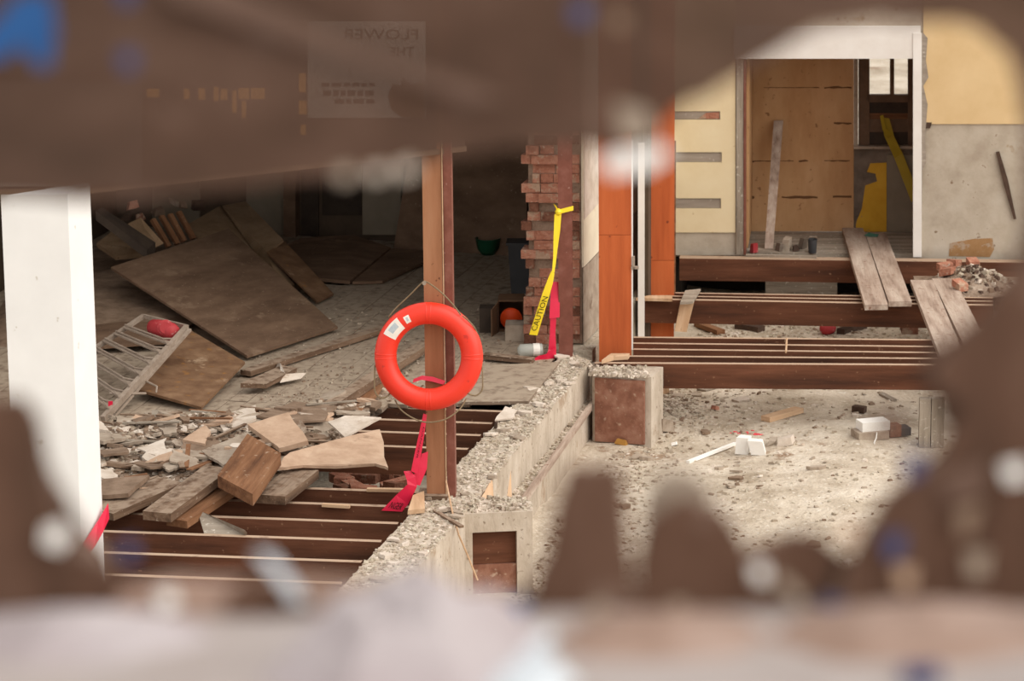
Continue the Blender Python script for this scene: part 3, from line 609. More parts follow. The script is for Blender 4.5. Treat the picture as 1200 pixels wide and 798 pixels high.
# light board hung over the heavy joist, offcuts
h0 = P(806, 340, .0); 
build(MB().prism([P(797, 357, .01), P(812, 356, .01), P(821, 341, .02), P(803, 343, .02)], (0, 0, .02)), 'light_offcut', 'greywood', label='pale grey offcut lying on the heavy joist', cat='offcut')
q = [P(797, 352, .0)-V((0, .045, 0)), P(813, 352, .0)-V((0, .045, 0))]; zb = -.5
qa = VP(790, 386, q[0], q[1])-V((0, .05, 0)); qb = VP(804, 387, q[0], q[1])-V((0, .05, 0))
build(MB().prism([q[0], q[1], qb, qa], V((0, -.02, 0))), 'light_board', 'freshwood', frame=(qa-q[0], V((0, -1, 0))), label='light timber board hanging against the heavy joist', cat='board')
pslab([(745, 349, .03), (760, 346, .03), (788, 346, .03), (788, 350, .03)], .025, 'timber_packer', 'freshwood', label='flat light packer on the joist at the orange post near the cream wall', cat='offcut')
pslab([(705, 422, .035), (716, 414, .035), (738, 414, .035), (736, 417, .035), (719, 418, .035)], .03, 'timber_packer', 'freshwood', label='flat light packer at the foot of the orange post beside the brick wall', cat='offcut')
pplank((898, 350, .025), (914, 350, .025), .03, .02, 'small_batten', 'freshwood', label='tiny light batten lying on the joist near the doorway', cat='offcut') if False else None
build(MB().tube([P(920, 400, .0), P(922, 397, .05), P(921, 413, .03)], .008), 'wood_splinter', 'freshwood', label='thin light splinter sticking on the pit joists', cat='splinter')
# stub post under the walkway
s0, s1 = P(1077, 528, -.56), P(1106, 528, -.56)
for i, (t0, t1) in enumerate(((0, .45), (.48, 1))):
    a = s0.lerp(s1, t0); b = s0.lerp(s1, t1); d = UZ(b-a); n_ = V((-d.y, d.x, 0))
    build(MB().box((a+b)/2+n_*.05-ZU*.02, b-a, n_*.08, (0, 0, .42)), 'stub_board', 'greywood', frame=(ZU, d), label=['upright grey board end at the pit edge, beside the white box', 'upright grey board end at the pit edge, under the scaffold planks'][i], cat='board')

# ================================================================== LEFT ROOM THINGS
pslab([(290, 417, .05), (396, 383, .05), (268, 268, .42), (130, 313, .40)], .02, 'plywood_sheet', 'plywood_dirty', label='largest brown plywood sheet, tilted on the pile in the debris room', cat='plywood sheet')
pslab([(218, 264, .38), (258, 241, .42), (318, 300, .18), (270, 318, .2)], .02, 'plywood_sheet', 'plywood_tan', label='tan plywood sheet propped behind the largest brown sheet', cat='plywood sheet')
pslab([(260, 241, .44), (288, 236, .44), (332, 281, .32), (313, 296, .26), (345, 333, .08), (330, 340, .06)], .02, 'plywood_sheet', 'plywood_tan', label='long tan plywood strip against the far edge of the brown sheet', cat='plywood sheet')
pslab([(313, 295, .28), (333, 282, .28), (391, 344, .04), (372, 353, .04)], .02, 'plywood_sheet', 'plywood_rust', label='narrow dark brown board sloping down behind the largest sheet', cat='board')
pslab([(332, 288, .07), (352, 279, .1), (415, 275, .09), (458, 290, .06), (410, 329, .05), (366, 325, .06)], .03, 'plywood_sheet', 'plywood_dirty', label='grey-brown sheet lying flat near the back wall', cat='plywood sheet')
pslab([(459, 291, .05), (496, 293, .05), (498, 306, .04), (448, 329, .035), (413, 330, .035)], .025, 'plywood_sheet', 'plywood_dirty', label='flat sheet lying between the timber post and the back wall sheet', cat='plywood sheet')
pslab([(158, 455, .09), (236, 477, .05), (287, 424, .10), (222, 386, .2)], .02, 'plywood_sheet', 'plywood_rust', label='rusty orange-brown sheet between metal rack and largest plywood sheet', cat='plywood sheet')
pslab([(95, 408, .06), (200, 400, .08), (235, 372, .12), (150, 325, .16), (95, 322, .16)], .02, 'plywood_sheet', 'plywood_dirty', label='brown sheet lying under the raised edge of the largest sheet', cat='plywood sheet')
# pile in the far left corner
build(MB().prism([P(112, 247, .8), P(120, 243, .8), P(182, 284, .45), P(172, 293, .42)], (0, 0, -.08)), 'dark_beam', 'dark_timber', label='dark beam slanting down across the corner pile', cat='beam')
for i, (xa, ya_, xb, yb_) in enumerate(((180, 256, 199, 288), (190, 252, 209, 285), (200, 250, 217, 282), (210, 247, 228, 279))):
    pplank((xa, ya_, .55), (xb, yb_, .33), .05, .03, 'batten', 'brownwood', label='short brown batten in the row on the corner pile', cat='batten', group='battens on the corner pile')
pslab([(113, 285, .4), (135, 268, .45), (160, 275, .45), (175, 296, .35), (135, 300, .32)], .04, 'plywood_sheet', 'plywood_tan', label='orange-tan board scrap under the slanting dark beam', cat='board')
pslab([(150, 262, .6), (165, 255, .6), (192, 285, .4), (178, 292, .36)], .03, 'plywood_sheet', 'plywood_tan', label='tan board scrap behind the slanting dark beam', cat='board')
for (x, y, z, s, m) in ((155, 245, .6, .16, 'brick'), (165, 258, .5, .14, 'brick_dark'), (148, 258, .4, .15, 'dark_bit'), (215, 244, .45, .15, 'plaster_brown'), (205, 240, .45, .17, 'plaster_grey'), (130, 262, .4, .2, 'brick'), (232, 246, .3, .2, 'dark_bit'), (186, 250, .3, .16, 'plaster_brown')):
    mb = MB(); chip(mb, P(x, y, z), s*.7, flat=.6); build(mb, 'rubble_lump', m, label={'brick': 'red brick lump', 'brick_dark': 'dull brick lump', 'dark_bit': 'dark wood lump', 'plaster_brown': 'brown plaster lump', 'plaster_grey': 'pale plaster lump'}[m]+' on the dim corner pile', cat='rubble', group='lumps on the corner pile')
# the pile body that carries the sheets
pa = P(90, 330, 0); mb = MB(); nn = 26
px0, px1, py0, py1 = -4.3, -1.3, 25.0, 29.4
def pile_z(x, y):
    s = max(0, 1-((x+3.1)/1.2)**2)*max(0, 1-((y-27.6)/1.9)**2); return .2*s**.7+.05*nz(x, y, 3)*s
for j in range(nn+1):
    for i in range(nn+1):
        x = px0+(px1-px0)*i/nn; y = py0+(py1-py0)*j/nn; mb.v.append(V((x, y, -.01+pile_z(x, y))))
for j in range(nn):
    for i in range(nn): a = j*(nn+1)+i; mb.face((a, a+1, a+nn+2, a+nn+1))
build(mb, 'rubble_pile', 'plaster_brown', kind='stuff', label='brown rubble pile carrying the plywood sheets in the dim corner', cat='rubble', normals=False)
# metal rack with red jug
rk = thing('metal_rack', P(170, 440, .05), 'dull metal rack with thin wire rungs lying before the plywood sheets', 'rack')
plank(P(218, 381, .42), P(120, 488, .05), .035, .05, 'rail', 'metal_dull', rk); plank(P(222, 385, .40), P(133, 486, .02), .03, .02, 'rail', 'metal_dull', rk)
plank(P(168, 368, .42), P(60, 440, .05), .035, .03, 'rail', 'metal_dull', rk); plank(P(168, 368, .42), P(220, 381, .42), .02, .03, 'rack_end', 'metal_dull', rk)
for t in (.2, .3, .42, .54, .66, .78, .9):
    a = P(168, 368, .42).lerp(P(60, 440, .05), t); b = P(218, 381, .42).lerp(P(120, 488, .05), t)
    m1 = a.lerp(b, .85); plank(a, b, .05, .012, 'slat', 'metal_dull', rk); build(MB().tube([a+ZU*.012, m1+ZU*.012, b+W*.08+ZU*.012], .007), 'rung', 'metal_dull', rk)
    build(MB().tube([m1, b-W*.05], .006), 'rung', 'metal_dull', rk)
jp = P(194, 384, .40)
jg = thing('red_jug', jp-ZU*.05, 'faded red plastic jug with round cap at the top of the metal rack', 'jug')
ja = UZ(P(210, 386, .4)-P(172, 376, .4)); build(MB().lathe(jp-ja*.18-V((0, .0, .02)), [(.03, 0), (.06, .02), (.07, .1), (.07, .25), (.055, .29), (.02, .3)], 14, ja), 'jug_body', 'red_plastic', jg, smooth=True)
ax_ = (CAM-jp).normalized(); build(MB().lathe(jp+ax_*.04, [(.062, 0), (.062, .035), (.045, .04), (.045, .055), (.005, .056)], 18, ax_), 'cap', 'red_plastic', jg)
build(MB().tube([P(156, 446, .12), P(172, 447, .16), P(184, 453, .14), P(183, 460, .1)], .008), 'bent_wire', 'metal_dull', label='bent wire hook at the foot of the metal rack', cat='wire')
build(MB().tube([P(128, 461, .12), P(150, 461, .12), P(171, 461, .1)], .009), 'metal_rod', 'metal_dull', label='short grey rod lying across the metal rack rails', cat='rod')
ribbon([((127, 470), (132, 470)), ((127, 480), (132, 481))], P(127, 480, .06), P(160, 480, .06), 0, 'red_ribbon', 'tape_pink', label='tiny red ribbon on the rail foot of the metal rack', cat='ribbon')
# bits round the right side of the room
c = P(572, 298, .0); gb = thing('green_bowl', c, 'dark green round basin standing near the back wall', 'basin')
build(MB().lathe(c, [(.06, 0), (.1, .06), (.112, .14), (.118, .15), (.106, .15), (.095, .06), (.05, .02)], 20), 'basin_body', 'green_plastic', gb, smooth=True)
a, b = P(597, 346), P(622, 346); d = UZ(b-a); n_ = V((-d.y, d.x, 0)); c = (a+b)/2+n_*.1
bn = thing('grey_bin', c, 'dark grey tall bin standing behind the brick wall end', 'bin'); mb = MB()
bot = [c-d*.075-n_*.08, c+d*.1-n_*.08, c+d*.1+n_*.08, c-d*.075+n_*.08]; top = [c-d*.1-n_*.1+ZU*.43, c+d*.12-n_*.1+ZU*.43, c+d*.12+n_*.1+ZU*.43, c-d*.1+n_*.1+ZU*.43]
mb.v = bot+top; [mb.face(f) for f in ((3, 2, 1, 0), (4, 5, 6, 7), (0, 1, 5, 4), (1, 2, 6, 5), (2, 3, 7, 6), (3, 0, 4, 7))]; build(mb, 'bin_body', 'bin_grey', bn)
build(MB().box(c+d*.01+ZU*.43, d*.25, n_*.22, (0, 0, .02)), 'bin_lid', 'bin_grey', bn)
a, b = P(586, 388), P(612, 388); d = UZ(b-a); n_ = V((-d.y, d.x, 0)); c = (a+b)/2+n_*.1
bx = thing('cardboard_box', c, 'dark brown open box lying on its side around an orange cone', 'box'); mb = MB(); wv = (b-a).length*1.15; hv = .26
for cc, ex, ez in ((c-ZU*0, d*wv, .012), (c+ZU*(hv-.012), d*wv, .012), (c-d*wv/2+ZU*.012, d*.012, hv-.024), (c+d*wv/2+ZU*.012, d*.012, hv-.024)): mb.box(cc, ex, n_*.24, (0, 0, ez))
mb.box(c+n_*.12, d*wv, n_*.01, (0, 0, hv)); build(mb, 'box_body', 'cardboard', bx); build(MB().prism([c-d*wv/2-n_*.12, c-d*(wv/2+.05)-n_*.3, c-d*(wv/2+.05)-n_*.3+ZU*.22, c-d*wv/2-n_*.12+ZU*.25], d*.008), 'flap', 'cardboard', bx)
oc = thing('orange_cone', c+ZU*.015, 'bright orange cone end poking out of the brown box', 'cone'); build(MB().lathe(c-n_*.1+ZU*.1+d*.0, [(.075, 0), (.085, .02), (.07, .08), (.03, .2)], 18, n_), 'cone_body', 'cone_orange', oc, smooth=True); build(MB().lathe(c-n_*.09+ZU*.1, [(.088, 0), (.09, .012), (.086, .02)], 18, n_), 'rim', 'cone_orange', oc)
def block(x0, x1, y, h, dd, nm, m, lab, cat, z=0.):
    a, b = P(x0, y, z), P(x1, y, z); d = UZ(b-a); n_ = V((-d.y, d.x, 0)); c = (a+b)/2+n_*dd/2
    mb = MB(); r = .008; mb.box(c, (b-a), n_*dd, (0, 0, h)); return build(mb, nm, m, None, (d, ZU), label=lab, cat=cat)
block(592, 616, 400, .13, .2, 'concrete_block', 'plaster_grey', 'pale concrete block on the floor at the brick wall foot', 'block')
block(614, 634, 367, .14, .1, 'concrete_block', 'concrete', 'grey concrete block standing against the ragged bricks', 'block', z=.0)
block(562, 584, 390, .2, .16, 'dark_crate', 'dark_timber', 'low dark crate beside the brown box', 'crate')
bo_ = P(620, 413, .035); bt = thing('plastic_bottle', bo_-ZU*.03, 'clear plastic jar lying at the foot of the brick wall', 'jar'); bax = UZ(V((1, .1, 0)))
build(MB().lathe(bo_-bax*.09+ZU*.02, [(.02, 0), (.048, .02), (.05, .1), (.048, .14), (.05, .19), (.045, .195)], 16, bax), 'jar_body', 'clear_plastic', bt, smooth=True); build(MB().lathe(bo_+bax*.03+ZU*.02, [(.051, 0), (.052, .002), (.052, .05), (.051, .052)], 16, bax), 'paper_label', 'label_white', bt)
pplank((567, 414, .06), (625, 420, .05), .09, .035, 'timber_offcut', 'oldwood', label='short thick timber offcut lying before the plastic jar', cat='offcut')
pslab([(541, 471, .025), (619, 470, .025), (656, 424, .02), (566, 428, .02)], .024, 'floor_sheet', 'floorboard', label='flat dusty board sheet between timber post and brick wall', cat='sheet')
# boards over the floor
pplank((288, 434, .06), (445, 384, .05), .1, .04, 'long_board', 'oldwood', label='long dusty board lying along the lower edge of the largest plywood sheet', cat='board')
pplank((440, 386, .03), (500, 362, .03), .1, .03, 'long_board', 'oldwood', label='long dusty board running behind the life ring', cat='board')
pslab([(282, 449, .09), (330, 428, .09), (348, 431, .08), (312, 450, .08)], .035, 'short_board', 'oldwood', label='short brown board under the long dusty board', cat='board')
pplank((372, 482, .1), (500, 399, .09), .11, .06, 'dusty_beam', 'oldwood', label='dusty beam lying on the floor, passing behind the life ring', cat='beam')
pplank((402, 486, .03), (446, 440, .03), .2, .03, 'dusty_plank', 'brownwood', label='dusty plank end at the open joists behind the life ring', cat='plank')

# ================================================================== RUBBLE HEAP
def heap_z(x, y):
    u_, w_ = uw(V((x, y, 0))); wf = front_w(u_); a = w_-wf
    if a < -.05 or u_ > -.9: return -.02
    s = min(1, max(0, (a+.05)/.35))*min(1, max(0, (2.75+.5*nz(x, y, 1.2)-a)/.7))*min(1, max(0, (-.9-u_)/.4))
    return -.02+s*(.10+.06*nz(x, y, 1.6)+.05*nz(x, y, 4)+.035*nz(x, y, 9))
mb = MB(); gx, gy = 130, 150; X0, X1, Y0, Y1 = -4.6, -.9, 20.6, 25.4
for j in range(gy+1):
    for i in range(gx+1):
        x = X0+(X1-X0)*i/gx; y = Y0+(Y1-Y0)*j/gy; mb.v.append(V((x, y, heap_z(x, y))))
for j in range(gy):
    for i in range(gx):
        a = j*(gx+1)+i; q = (a, a+1, a+gx+2, a+gx+1)
        if max(mb.v[t].z for t in q) > -.012: mb.face(q)
heap = build(mb, 'rubble_heap', 'rubble', kind='stuff', label='heap of crushed plaster and lath spread over the torn floor edge', cat='rubble', normals=False)
def heap_pt():
    for _ in range(60):
        p = P(random.uniform(115, 455), random.uniform(430, 590), .06)
        z = heap_z(p.x, p.y)
        if z > .005: return V((p.x, p.y, z))
scatter('rubble_chips', 5000, heap_pt, .008, .075, ['plaster_white', 'plaster_grey', 'clod', 'plaster_brown', 'plaster_brown'], 'small plaster and lath chips over the rubble heap', .3, parent=heap)
scatter('rubble_flakes', 3200, heap_pt, .02, .12, ['plaster_white', 'plaster_grey', 'clod', 'plaster_brown', 'rubble', 'oldwood'], 'thin plaster and paper flakes over the rubble heap', .1, parent=heap)
LABH = ['off-white plaster fragment lying on the rubble heap', 'grey plaster fragment lying on the rubble heap', 'tan plaster fragment lying on the rubble heap', 'brown plaster fragment lying on the rubble heap']
MATH = ['plaster_white', 'plaster_grey', 'plaster_cream', 'plaster_brown']
def fragment(p, s, m, name, lab, cat, group, tl=.25, th=.02):
    n_ = random.randint(4, 6); a0 = random.uniform(0, 6); el_ = random.uniform(.5, .9); rot = random.uniform(0, 3.14); tx, ty = random.uniform(-tl, tl), random.uniform(-tl, tl); pts = []
    for i in range(n_):
        a = a0+6.2832*i/n_; r = s*random.uniform(.5, 1.15); x, y = r*math.cos(a), r*math.sin(a)*el_; x, y = x*math.cos(rot)-y*math.sin(rot), x*math.sin(rot)+y*math.cos(rot)
        pts.append(p+V((x, y, x*tx+y*ty+th)))
    return slab(pts, th*random.uniform(.7, 1.4), name, m, jag=s*.09, seg=3, label=lab, cat=cat, group=group)
for i in range(150):
    p = heap_pt(); k = random.choice((0, 1, 1, 1, 2, 3, 3)); fragment(p+ZU*random.uniform(0, .03), .04+.15*random.random()**1.6, MATH[k], 'plaster_fragment', LABH[k], 'plaster', ['off-white', 'grey', 'tan', 'brown'][k]+' fragments on the heap')
for i in range(34):
    p = heap_pt(); a = random.uniform(-.6, .6)+random.choice((1.3, 0)); l = random.uniform(.15, .5); dd = V((math.cos(a), math.sin(a), random.uniform(-.1, .1)))*l/2
    plank(p-dd+ZU*.045, p+dd+ZU*.05, random.uniform(.02, .05), .01, 'lath_piece', random.choice(('oldwood', 'brownwood', 'greywood')), label='thin wooden lath lying in the rubble heap', cat='lath', group='laths in the rubble heap')
# named pieces on the heap
pslab([(290, 497, .20), (338, 483, .24), (361, 516, .18), (327, 525, .15), (318, 518, .16)], .035, 'plaster_slab', 'plaster_cream', jag=.008, label='thick tan plaster slab resting against the brown wood block', cat='plaster')
pslab([(255, 557, .19), (290, 508, .26), (329, 531, .23), (296, 579, .15)], .085, 'wood_block', 'brownwood', label='thick brown wood block tilted on the front of the heap', cat='wood block')
pplank((316, 580, .06), (356, 549, .06), .22, .06, 'wood_plank', 'oldwood', label='short dusty plank right beside the thick brown wood block', cat='plank')
pplank((184, 600, .09), (255, 547, .13), .2, .06, 'wood_plank', 'oldwood', label='dusty plank end overhanging the joists, upper of the pair', cat='plank')
pplank((207, 609, .02), (264, 571, .04), .16, .05, 'wood_plank', 'brownwood', label='brown plank end overhanging the joists, lower of the pair', cat='plank')
pplank((118, 598, .04), (200, 562, .1), .24, .05, 'wood_plank', 'oldwood', label='wide dusty plank at the foot of the white column', cat='plank')
pslab([(112, 580, .09), (120, 561, .12), (175, 556, .14), (150, 578, .11)], .03, 'plaster_slab', 'plaster_brown', jag=.01, label='brown plaster slab beside the white column', cat='plaster')
pslab([(233, 604, .0), (238, 600, .02), (287, 621, .01), (285, 627, -.04), (240, 628, -.06)], .03, 'wood_scrap', 'greywood', label='pointed grey scrap stuck between the front joists', cat='scrap')
pslab([(322, 548, .12), (340, 530, .15), (420, 508, .13), (445, 503, .12), (455, 548, .07), (440, 543, .08), (395, 546, .08), (355, 545, .1)], .02, 'plaster_sheet', 'plaster_cream', jag=.012, label='large tan plaster sheet overhanging the open joists', cat='plaster')
pslab([(384, 494, .14), (404, 487, .17), (447, 489, .16), (420, 503, .14), (404, 512, .12)], .012, 'plaster_sheet', 'plaster_white', jag=.006, label='white pointed plaster sheet on top of the tan one', cat='plaster')
pslab([(300, 487, .15), (345, 470, .12), (395, 476, .12), (380, 492, .12), (345, 494, .14)], .015, 'plaster_sheet', 'plaster_brown', jag=.01, label='brown crumbling plaster sheet behind the white pointed one', cat='plaster')
pslab([(236, 528, .14), (290, 506, .16), (300, 520, .15), (262, 545, .15)], .02, 'plaster_slab', 'plaster_grey', jag=.01, label='pale grey plaster slab behind the thick brown wood block', cat='plaster')
pslab([(255, 488, .13), (300, 474, .14), (300, 490, .14), (262, 505, .13)], .02, 'plaster_slab', 'plaster_white', jag=.012, label='crumbly white plaster slab behind the pale grey slab', cat='plaster')
pslab([(214, 515, .14), (240, 498, .15), (247, 505, .15), (240, 520, .14)], .025, 'plaster_slab', 'plaster_cream', jag=.008, label='pinkish plaster piece in the middle of the heap', cat='plaster')
pslab([(323, 427, .03), (328, 425, .12), (334, 438, .08), (358, 437, .05), (352, 443, .04), (328, 448, .04)], .006, 'torn_paper', 'plaster_white', label='torn white paper scrap on the floor near the short brown board', cat='paper')
pslab([(160, 525, .12), (195, 513, .13), (196, 528, .12), (182, 533, .12)], .008, 'torn_paper', 'plaster_white', jag=.02, label='torn cream paper curl on the heap near the column', cat='paper')
pslab([(437, 600, .0), (442, 592, .02), (470, 598, .0), (466, 604, -.02)], .02, 'plaster_slab', 'plaster_cream', label='small light chunk at the foot of the timber post', cat='plaster') if False else None
pslab([(478, 598, .04), (484, 580, .06), (497, 575, .05), (498, 596, .04)], .03, 'offcut', 'freshwood', label='light offcut wedged beside the timber post foot', cat='offcut')
pplank((378, 590, -.02), (410, 592, -.02), .03, .02, 'small_batten', 'freshwood', label='small light batten lying on the second joist', cat='batten')
pplank((430, 572, -.015), (486, 573, -.015), .04, .02, 'small_batten', 'freshwood', label='light batten lying on the joist behind the pink tape', cat='batten')
plank(P(509, 597, .02), P(541, 616, .02), .03, .015, 'small_batten', 'oldwood', label='thin stick lying over the front end of the foundation', cat='batten')
build(MB().tube([P(523, 575, .02)-V((0, .1, -.1)), P(530, 600, .02), P(538, 622, -.05)-V((0, .1, 0)), P(548, 645, -.2)-V((0, .1, 0)), P(560, 672, -.35)-V((0, .15, 0))], .006), 'loose_wire', 'freshwood', label='thin tan wire trailing down from the timber post to the pier', cat='wire')
# bricks down between the joists
for i in range(16):
    x, y = random.uniform(385, 480), random.uniform(556, 580); p = P(x, y, -.42); a = random.uniform(0, 3); e = V((math.cos(a), math.sin(a), random.uniform(-.4, .4))).normalized()
    build(MB().box(p, e*.2, e.cross(ZU).normalized()*.1, (0, 0, .065)), 'loose_brick', 'brick' if i % 3 else 'brick_dark', None, (e, ZU), label='loose old brick in the dark pit between the joists', cat='brick', group='bricks in the joist pit')

# ================================================================== CRUMBS ON CONCRETE AND DIRT
def quadpt(q, z):
    a, b, c, d = q
    def f():
        s, t = random.random(), random.random(); p = a.lerp(b, s).lerp(d.lerp(c, s), t); return V((p.x, p.y, z))
    return f
scatter('curb_rubble', 10000, quadpt(CURB, 0), .005, .045, ['concrete_dusty', 'clod', 'concrete_dusty', 'plaster_white', 'plaster_grey'], 'crushed plaster crumbs covering the foundation top', .32, parent=fnd)
scatter('step_rubble', 3600, quadpt(LEDGE, zl), .006, .06, ['concrete_dusty', 'clod', 'plaster_white', 'plaster_grey'], 'crushed plaster crumbs on the foundation step', .35, parent=fnd)
scatter('pier_rubble', 700, quadpt((a0, a0+du*wid, a0+du*wid+dv*.34, a0+dv*.34), -.02) if False else quadpt((P(531, 602, -.02), P(624, 598, -.02), P(618, 582, -.02), P(545, 586, -.02)), -.02), .01, .05, ['concrete_dusty', 'plaster_white', 'plaster_grey'], 'crumbs on the front pier', .5, parent=fnd)
scatter('pier_rubble', 500, quadpt((P(690, 440, -.02), P(762, 443, -.02), P(758, 430, -.02), P(690, 427, -.02)), -.02), .01, .05, ['concrete_dusty', 'plaster_white', 'plaster_grey'], 'crumbs on the rear pier', .5, parent=fnd)
def groundpt():
    p = P(625+495*random.random()**1.7, 380+300*random.random()**1.1, -.56); return V((p.x, p.y, ground_z(p.x, p.y)))
def groundheap():
    a = random.uniform(0, 6.28); r = abs(random.gauss(0, .35)); c = random.choice((P(720, 500, -.5), P(700, 560, -.55), P(650, 620, -.55), P(790, 480, -.5), P(640, 690, -.55)))
    x, y = c.x+r*math.cos(a), c.y+1.6*r*math.sin(a); return V((x, y, ground_z(x, y)))
def farpt():
    p = P(random.uniform(740, 1090), random.uniform(352, 392), -.5); p = P(random.uniform(740, 1090), random.uniform(366, 396), -.55); return V((p.x, p.y, ground_z(p.x, p.y)))
edge_n = V(((cr1-cr0).y, -(cr1-cr0).x, 0)).normalized()
def pit(fn):
    def f():
        p = fn(); return p if (p-cr0).dot(edge_n) > .3 else None
    return f
def anyground():
    k = random.random()
    return pit(groundpt if k < .42 else groundheap if k < .86 else farpt)()
scatter('ground_rubble', 17000, anyground, .005, .06, ['plaster_white', 'plaster_grey', 'concrete_dusty', 'clod', 'clod', 'concrete_dusty', 'clod', 'plaster_brown'], 'small stones and plaster chips over the dirt', .3)
scatter('floor_crumbs', 2000, lambda: P(random.uniform(300, 650), 470-110*random.random()**1.6, .003), .005, .035, ['plaster_grey', 'clod', 'plaster_brown'], 'plaster crumbs over the wooden floor', .4, parent=fl)
def gfrag(i):
    p = None
    while p is None: p = pit(groundheap if i % 2 else groundpt)()
    k = random.choice((0, 1, 1, 3)); fragment(p, random.uniform(.04, .085), MATH[k], 'plaster_fragment', LABH[k].replace('rubble heap', 'bare dirt ground'), 'plaster', ['off-white', 'grey', 'tan', 'brown'][k]+' fragments on the dirt', .15, .02)
for i in range(46): gfrag(i)
for i in range(34):
    p = quadpt(CURB, 0.005)(); k = random.choice((0, 1, 1, 0)); fragment(p, random.uniform(.035, .08), MATH[k], 'plaster_fragment', LABH[k].replace('rubble heap', 'concrete foundation top'), 'plaster', ['off-white', 'grey', 'tan', 'brown'][k]+' fragments on the foundation', .15, .018)
pslab([(580, 492, .03), (592, 476, .06), (606, 480, .05), (600, 490, .03)], .012, 'plaster_sheet', 'plaster_white', jag=.008, label='white plaster flake on the foundation near the life ring', cat='plaster')
mb = MB(); chip(mb, P(580, 503, 0), .07, flat=.8); build(mb, 'stone', 'dark_bit', label='dark stone on the foundation top near the life ring', cat='stone')
# things on the dirt
def GP(x, y, dz=0):
    p = P(x, y, -.56)
    for _ in range(3): p = P(x, y, ground_z(p.x, p.y))
    return p+ZU*dz
def gplank(a, b, wid, th, name, m, **k): return plank(GP(*a, th), GP(*b, th), wid, th, name, m, **k)
gplank((897, 494), (936, 483), .09, .04, 'timber_offcut', 'freshwood', label='light timber offcut lying alone on the dirt', cat='offcut')
gplank((1000, 482), (1014, 484), .06, .05, 'timber_offcut', 'dark_bit', label='small dark wood piece on the dirt near the white box', cat='offcut')
gplank((1033, 463), (1048, 471), .05, .02, 'timber_offcut', 'greywood', label='small pale sliver on the dirt below the front joist', cat='offcut')
gplank((764, 458), (776, 462), .12, .05, 'timber_offcut', 'freshwood', label='light offcut on the dirt beside the rear pier', cat='offcut')
gplank((822, 459), (838, 455), .1, .02, 'timber_offcut', 'greywood', label='pale flat scrap under the front joist', cat='offcut')
gplank((806, 543), (862, 521), .03, .02, 'white_batten', 'white_bit', label='long thin white batten on the dirt', cat='batten')
g0 = GP(872, 532); mb = MB(); mb.prism([g0+V((-.07, 0, 0)), g0+V((.03, -.03, 0)), g0+V((.05, .05, 0)), g0+V((-.03, .09, 0))], V((.01, 0, .13))); build(mb, 'white_block', 'white_bit', label='white broken block at the end of the thin batten', cat='block')
g0 = GP(888, 533); mb = MB(); mb.prism([g0+V((-.05, 0, 0)), g0+V((.06, -.03, 0)), g0+V((.07, .05, 0)), g0+V((-.03, .09, 0))], V((-.03, 0, .11))); build(mb, 'white_block', 'white_bit', label='white broken block leaning beside its neighbour on the dirt', cat='block')
for (x, y, s, m, lab) in ((905, 520, .1, 'plaster_grey', 'grey lump behind the white broken blocks'), (922, 521, .12, 'plaster_white', 'pale crumpled lump behind the white broken blocks'), (728, 521, .09, 'yellow_bit', 'ochre yellow lump on the dirt before the rear pier'), (838, 480, .07, 'brick', 'small red brick bit on the dirt below the front joist'), (769, 500, .12, 'plaster_white', 'white plastic-like lump beside the rear pier'), (776, 506, .14, 'plaster_grey', 'grey crumpled lump beside the rear pier'), (790, 522, .05, 'white_bit', 'tiny white stone before the rear pier')):
    mb = MB(); chip(mb, GP(x, y), s*1.2, flat=.5); build(mb, 'rubble_lump', m, label=lab, cat='rubble')
c = GP(970, 391); build(MB().lathe(c+V((0, 0, .05)), [(.02, -.07), (.05, -.05), (.06, 0), (.05, .05), (.02, .07)], 12, V((1, .2, .1))), 'red_float', 'red_plastic', smooth=True, label='small round red float on the dirt behind the pit joists', cat='float')
gplank((985, 392), (1012, 384), .08, .05, 'dark_debris', 'dark_bit', label='dark splintered wood beside the red float', cat='scrap')
gplank((865, 384), (892, 389), .1, .05, 'dark_debris', 'dark_bit', label='dark splintered wood on the dirt under the heavy joist', cat='scrap')
gplank((818, 382), (845, 392), .08, .04, 'light_debris', 'brownwood', label='tan splintered wood on the dirt near the hanging board', cat='scrap')
gplank((745, 388), (775, 396), .09, .06, 'light_debris', 'freshwood', label='curved light wood piece between the orange posts', cat='scrap')
block(1057, 1076, 392, .14, .2, 'dark_brick_block', 'brick_dark', 'dark brick block on the dirt under the walkway', 'brick', z=-.45)
# spray paint mark on the dirt
for i in range(9):
    c = GP(857+4.3*i, 507+random.uniform(-2.5, 2.5)); fragment(c-ZU*.004, random.uniform(.02, .04), 'red_spray', 'red_scrap', 'thin pinkish red scrap lying on the dirt', 'scrap', 'red scraps on the dirt', .05, .006)
# white box with cable
a, b = GP(1012, 516), GP(1044, 516); d = UZ(b-a); n_ = V((-d.y, d.x, 0)); wv = (b-a).length; c = (a+b)/2+n_*.1
wb = thing('white_box', c, 'white electrical box with a loose cable, lying on the dirt', 'box'); build(MB().box(c-d*.02, d*wv*1.1, n_*.17, (0, 0, .06)), 'base_tray', 'plaster_grey', wb); build(MB().box(c+d*.01+n_*.02+ZU*.06, d*wv, n_*.14, (0, 0, .07)), 'lid', 'white_bit', wb)
build(MB().tube([c-n_*.09+ZU*.06, c-n_*.13-d*.02+ZU*.03, c-n_*.16-d*.05, c-n_*.2-d*.06], .005), 'cable', 'white_bit', wb)
build(MB().box(c+d*(wv/2+.06), d*.09, n_*.1, (0, 0, .09)), 'motor_block', 'brick_dark', label='dark red-brown block attached beside the white electrical box', cat='block')
build(MB().box(c+d*(wv/2+.15)+n_*.02, d*.08, n_*.12, (0, 0, .06)), 'grey_block', 'bin_grey', label='small dark grey block past the white electrical box', cat='block')
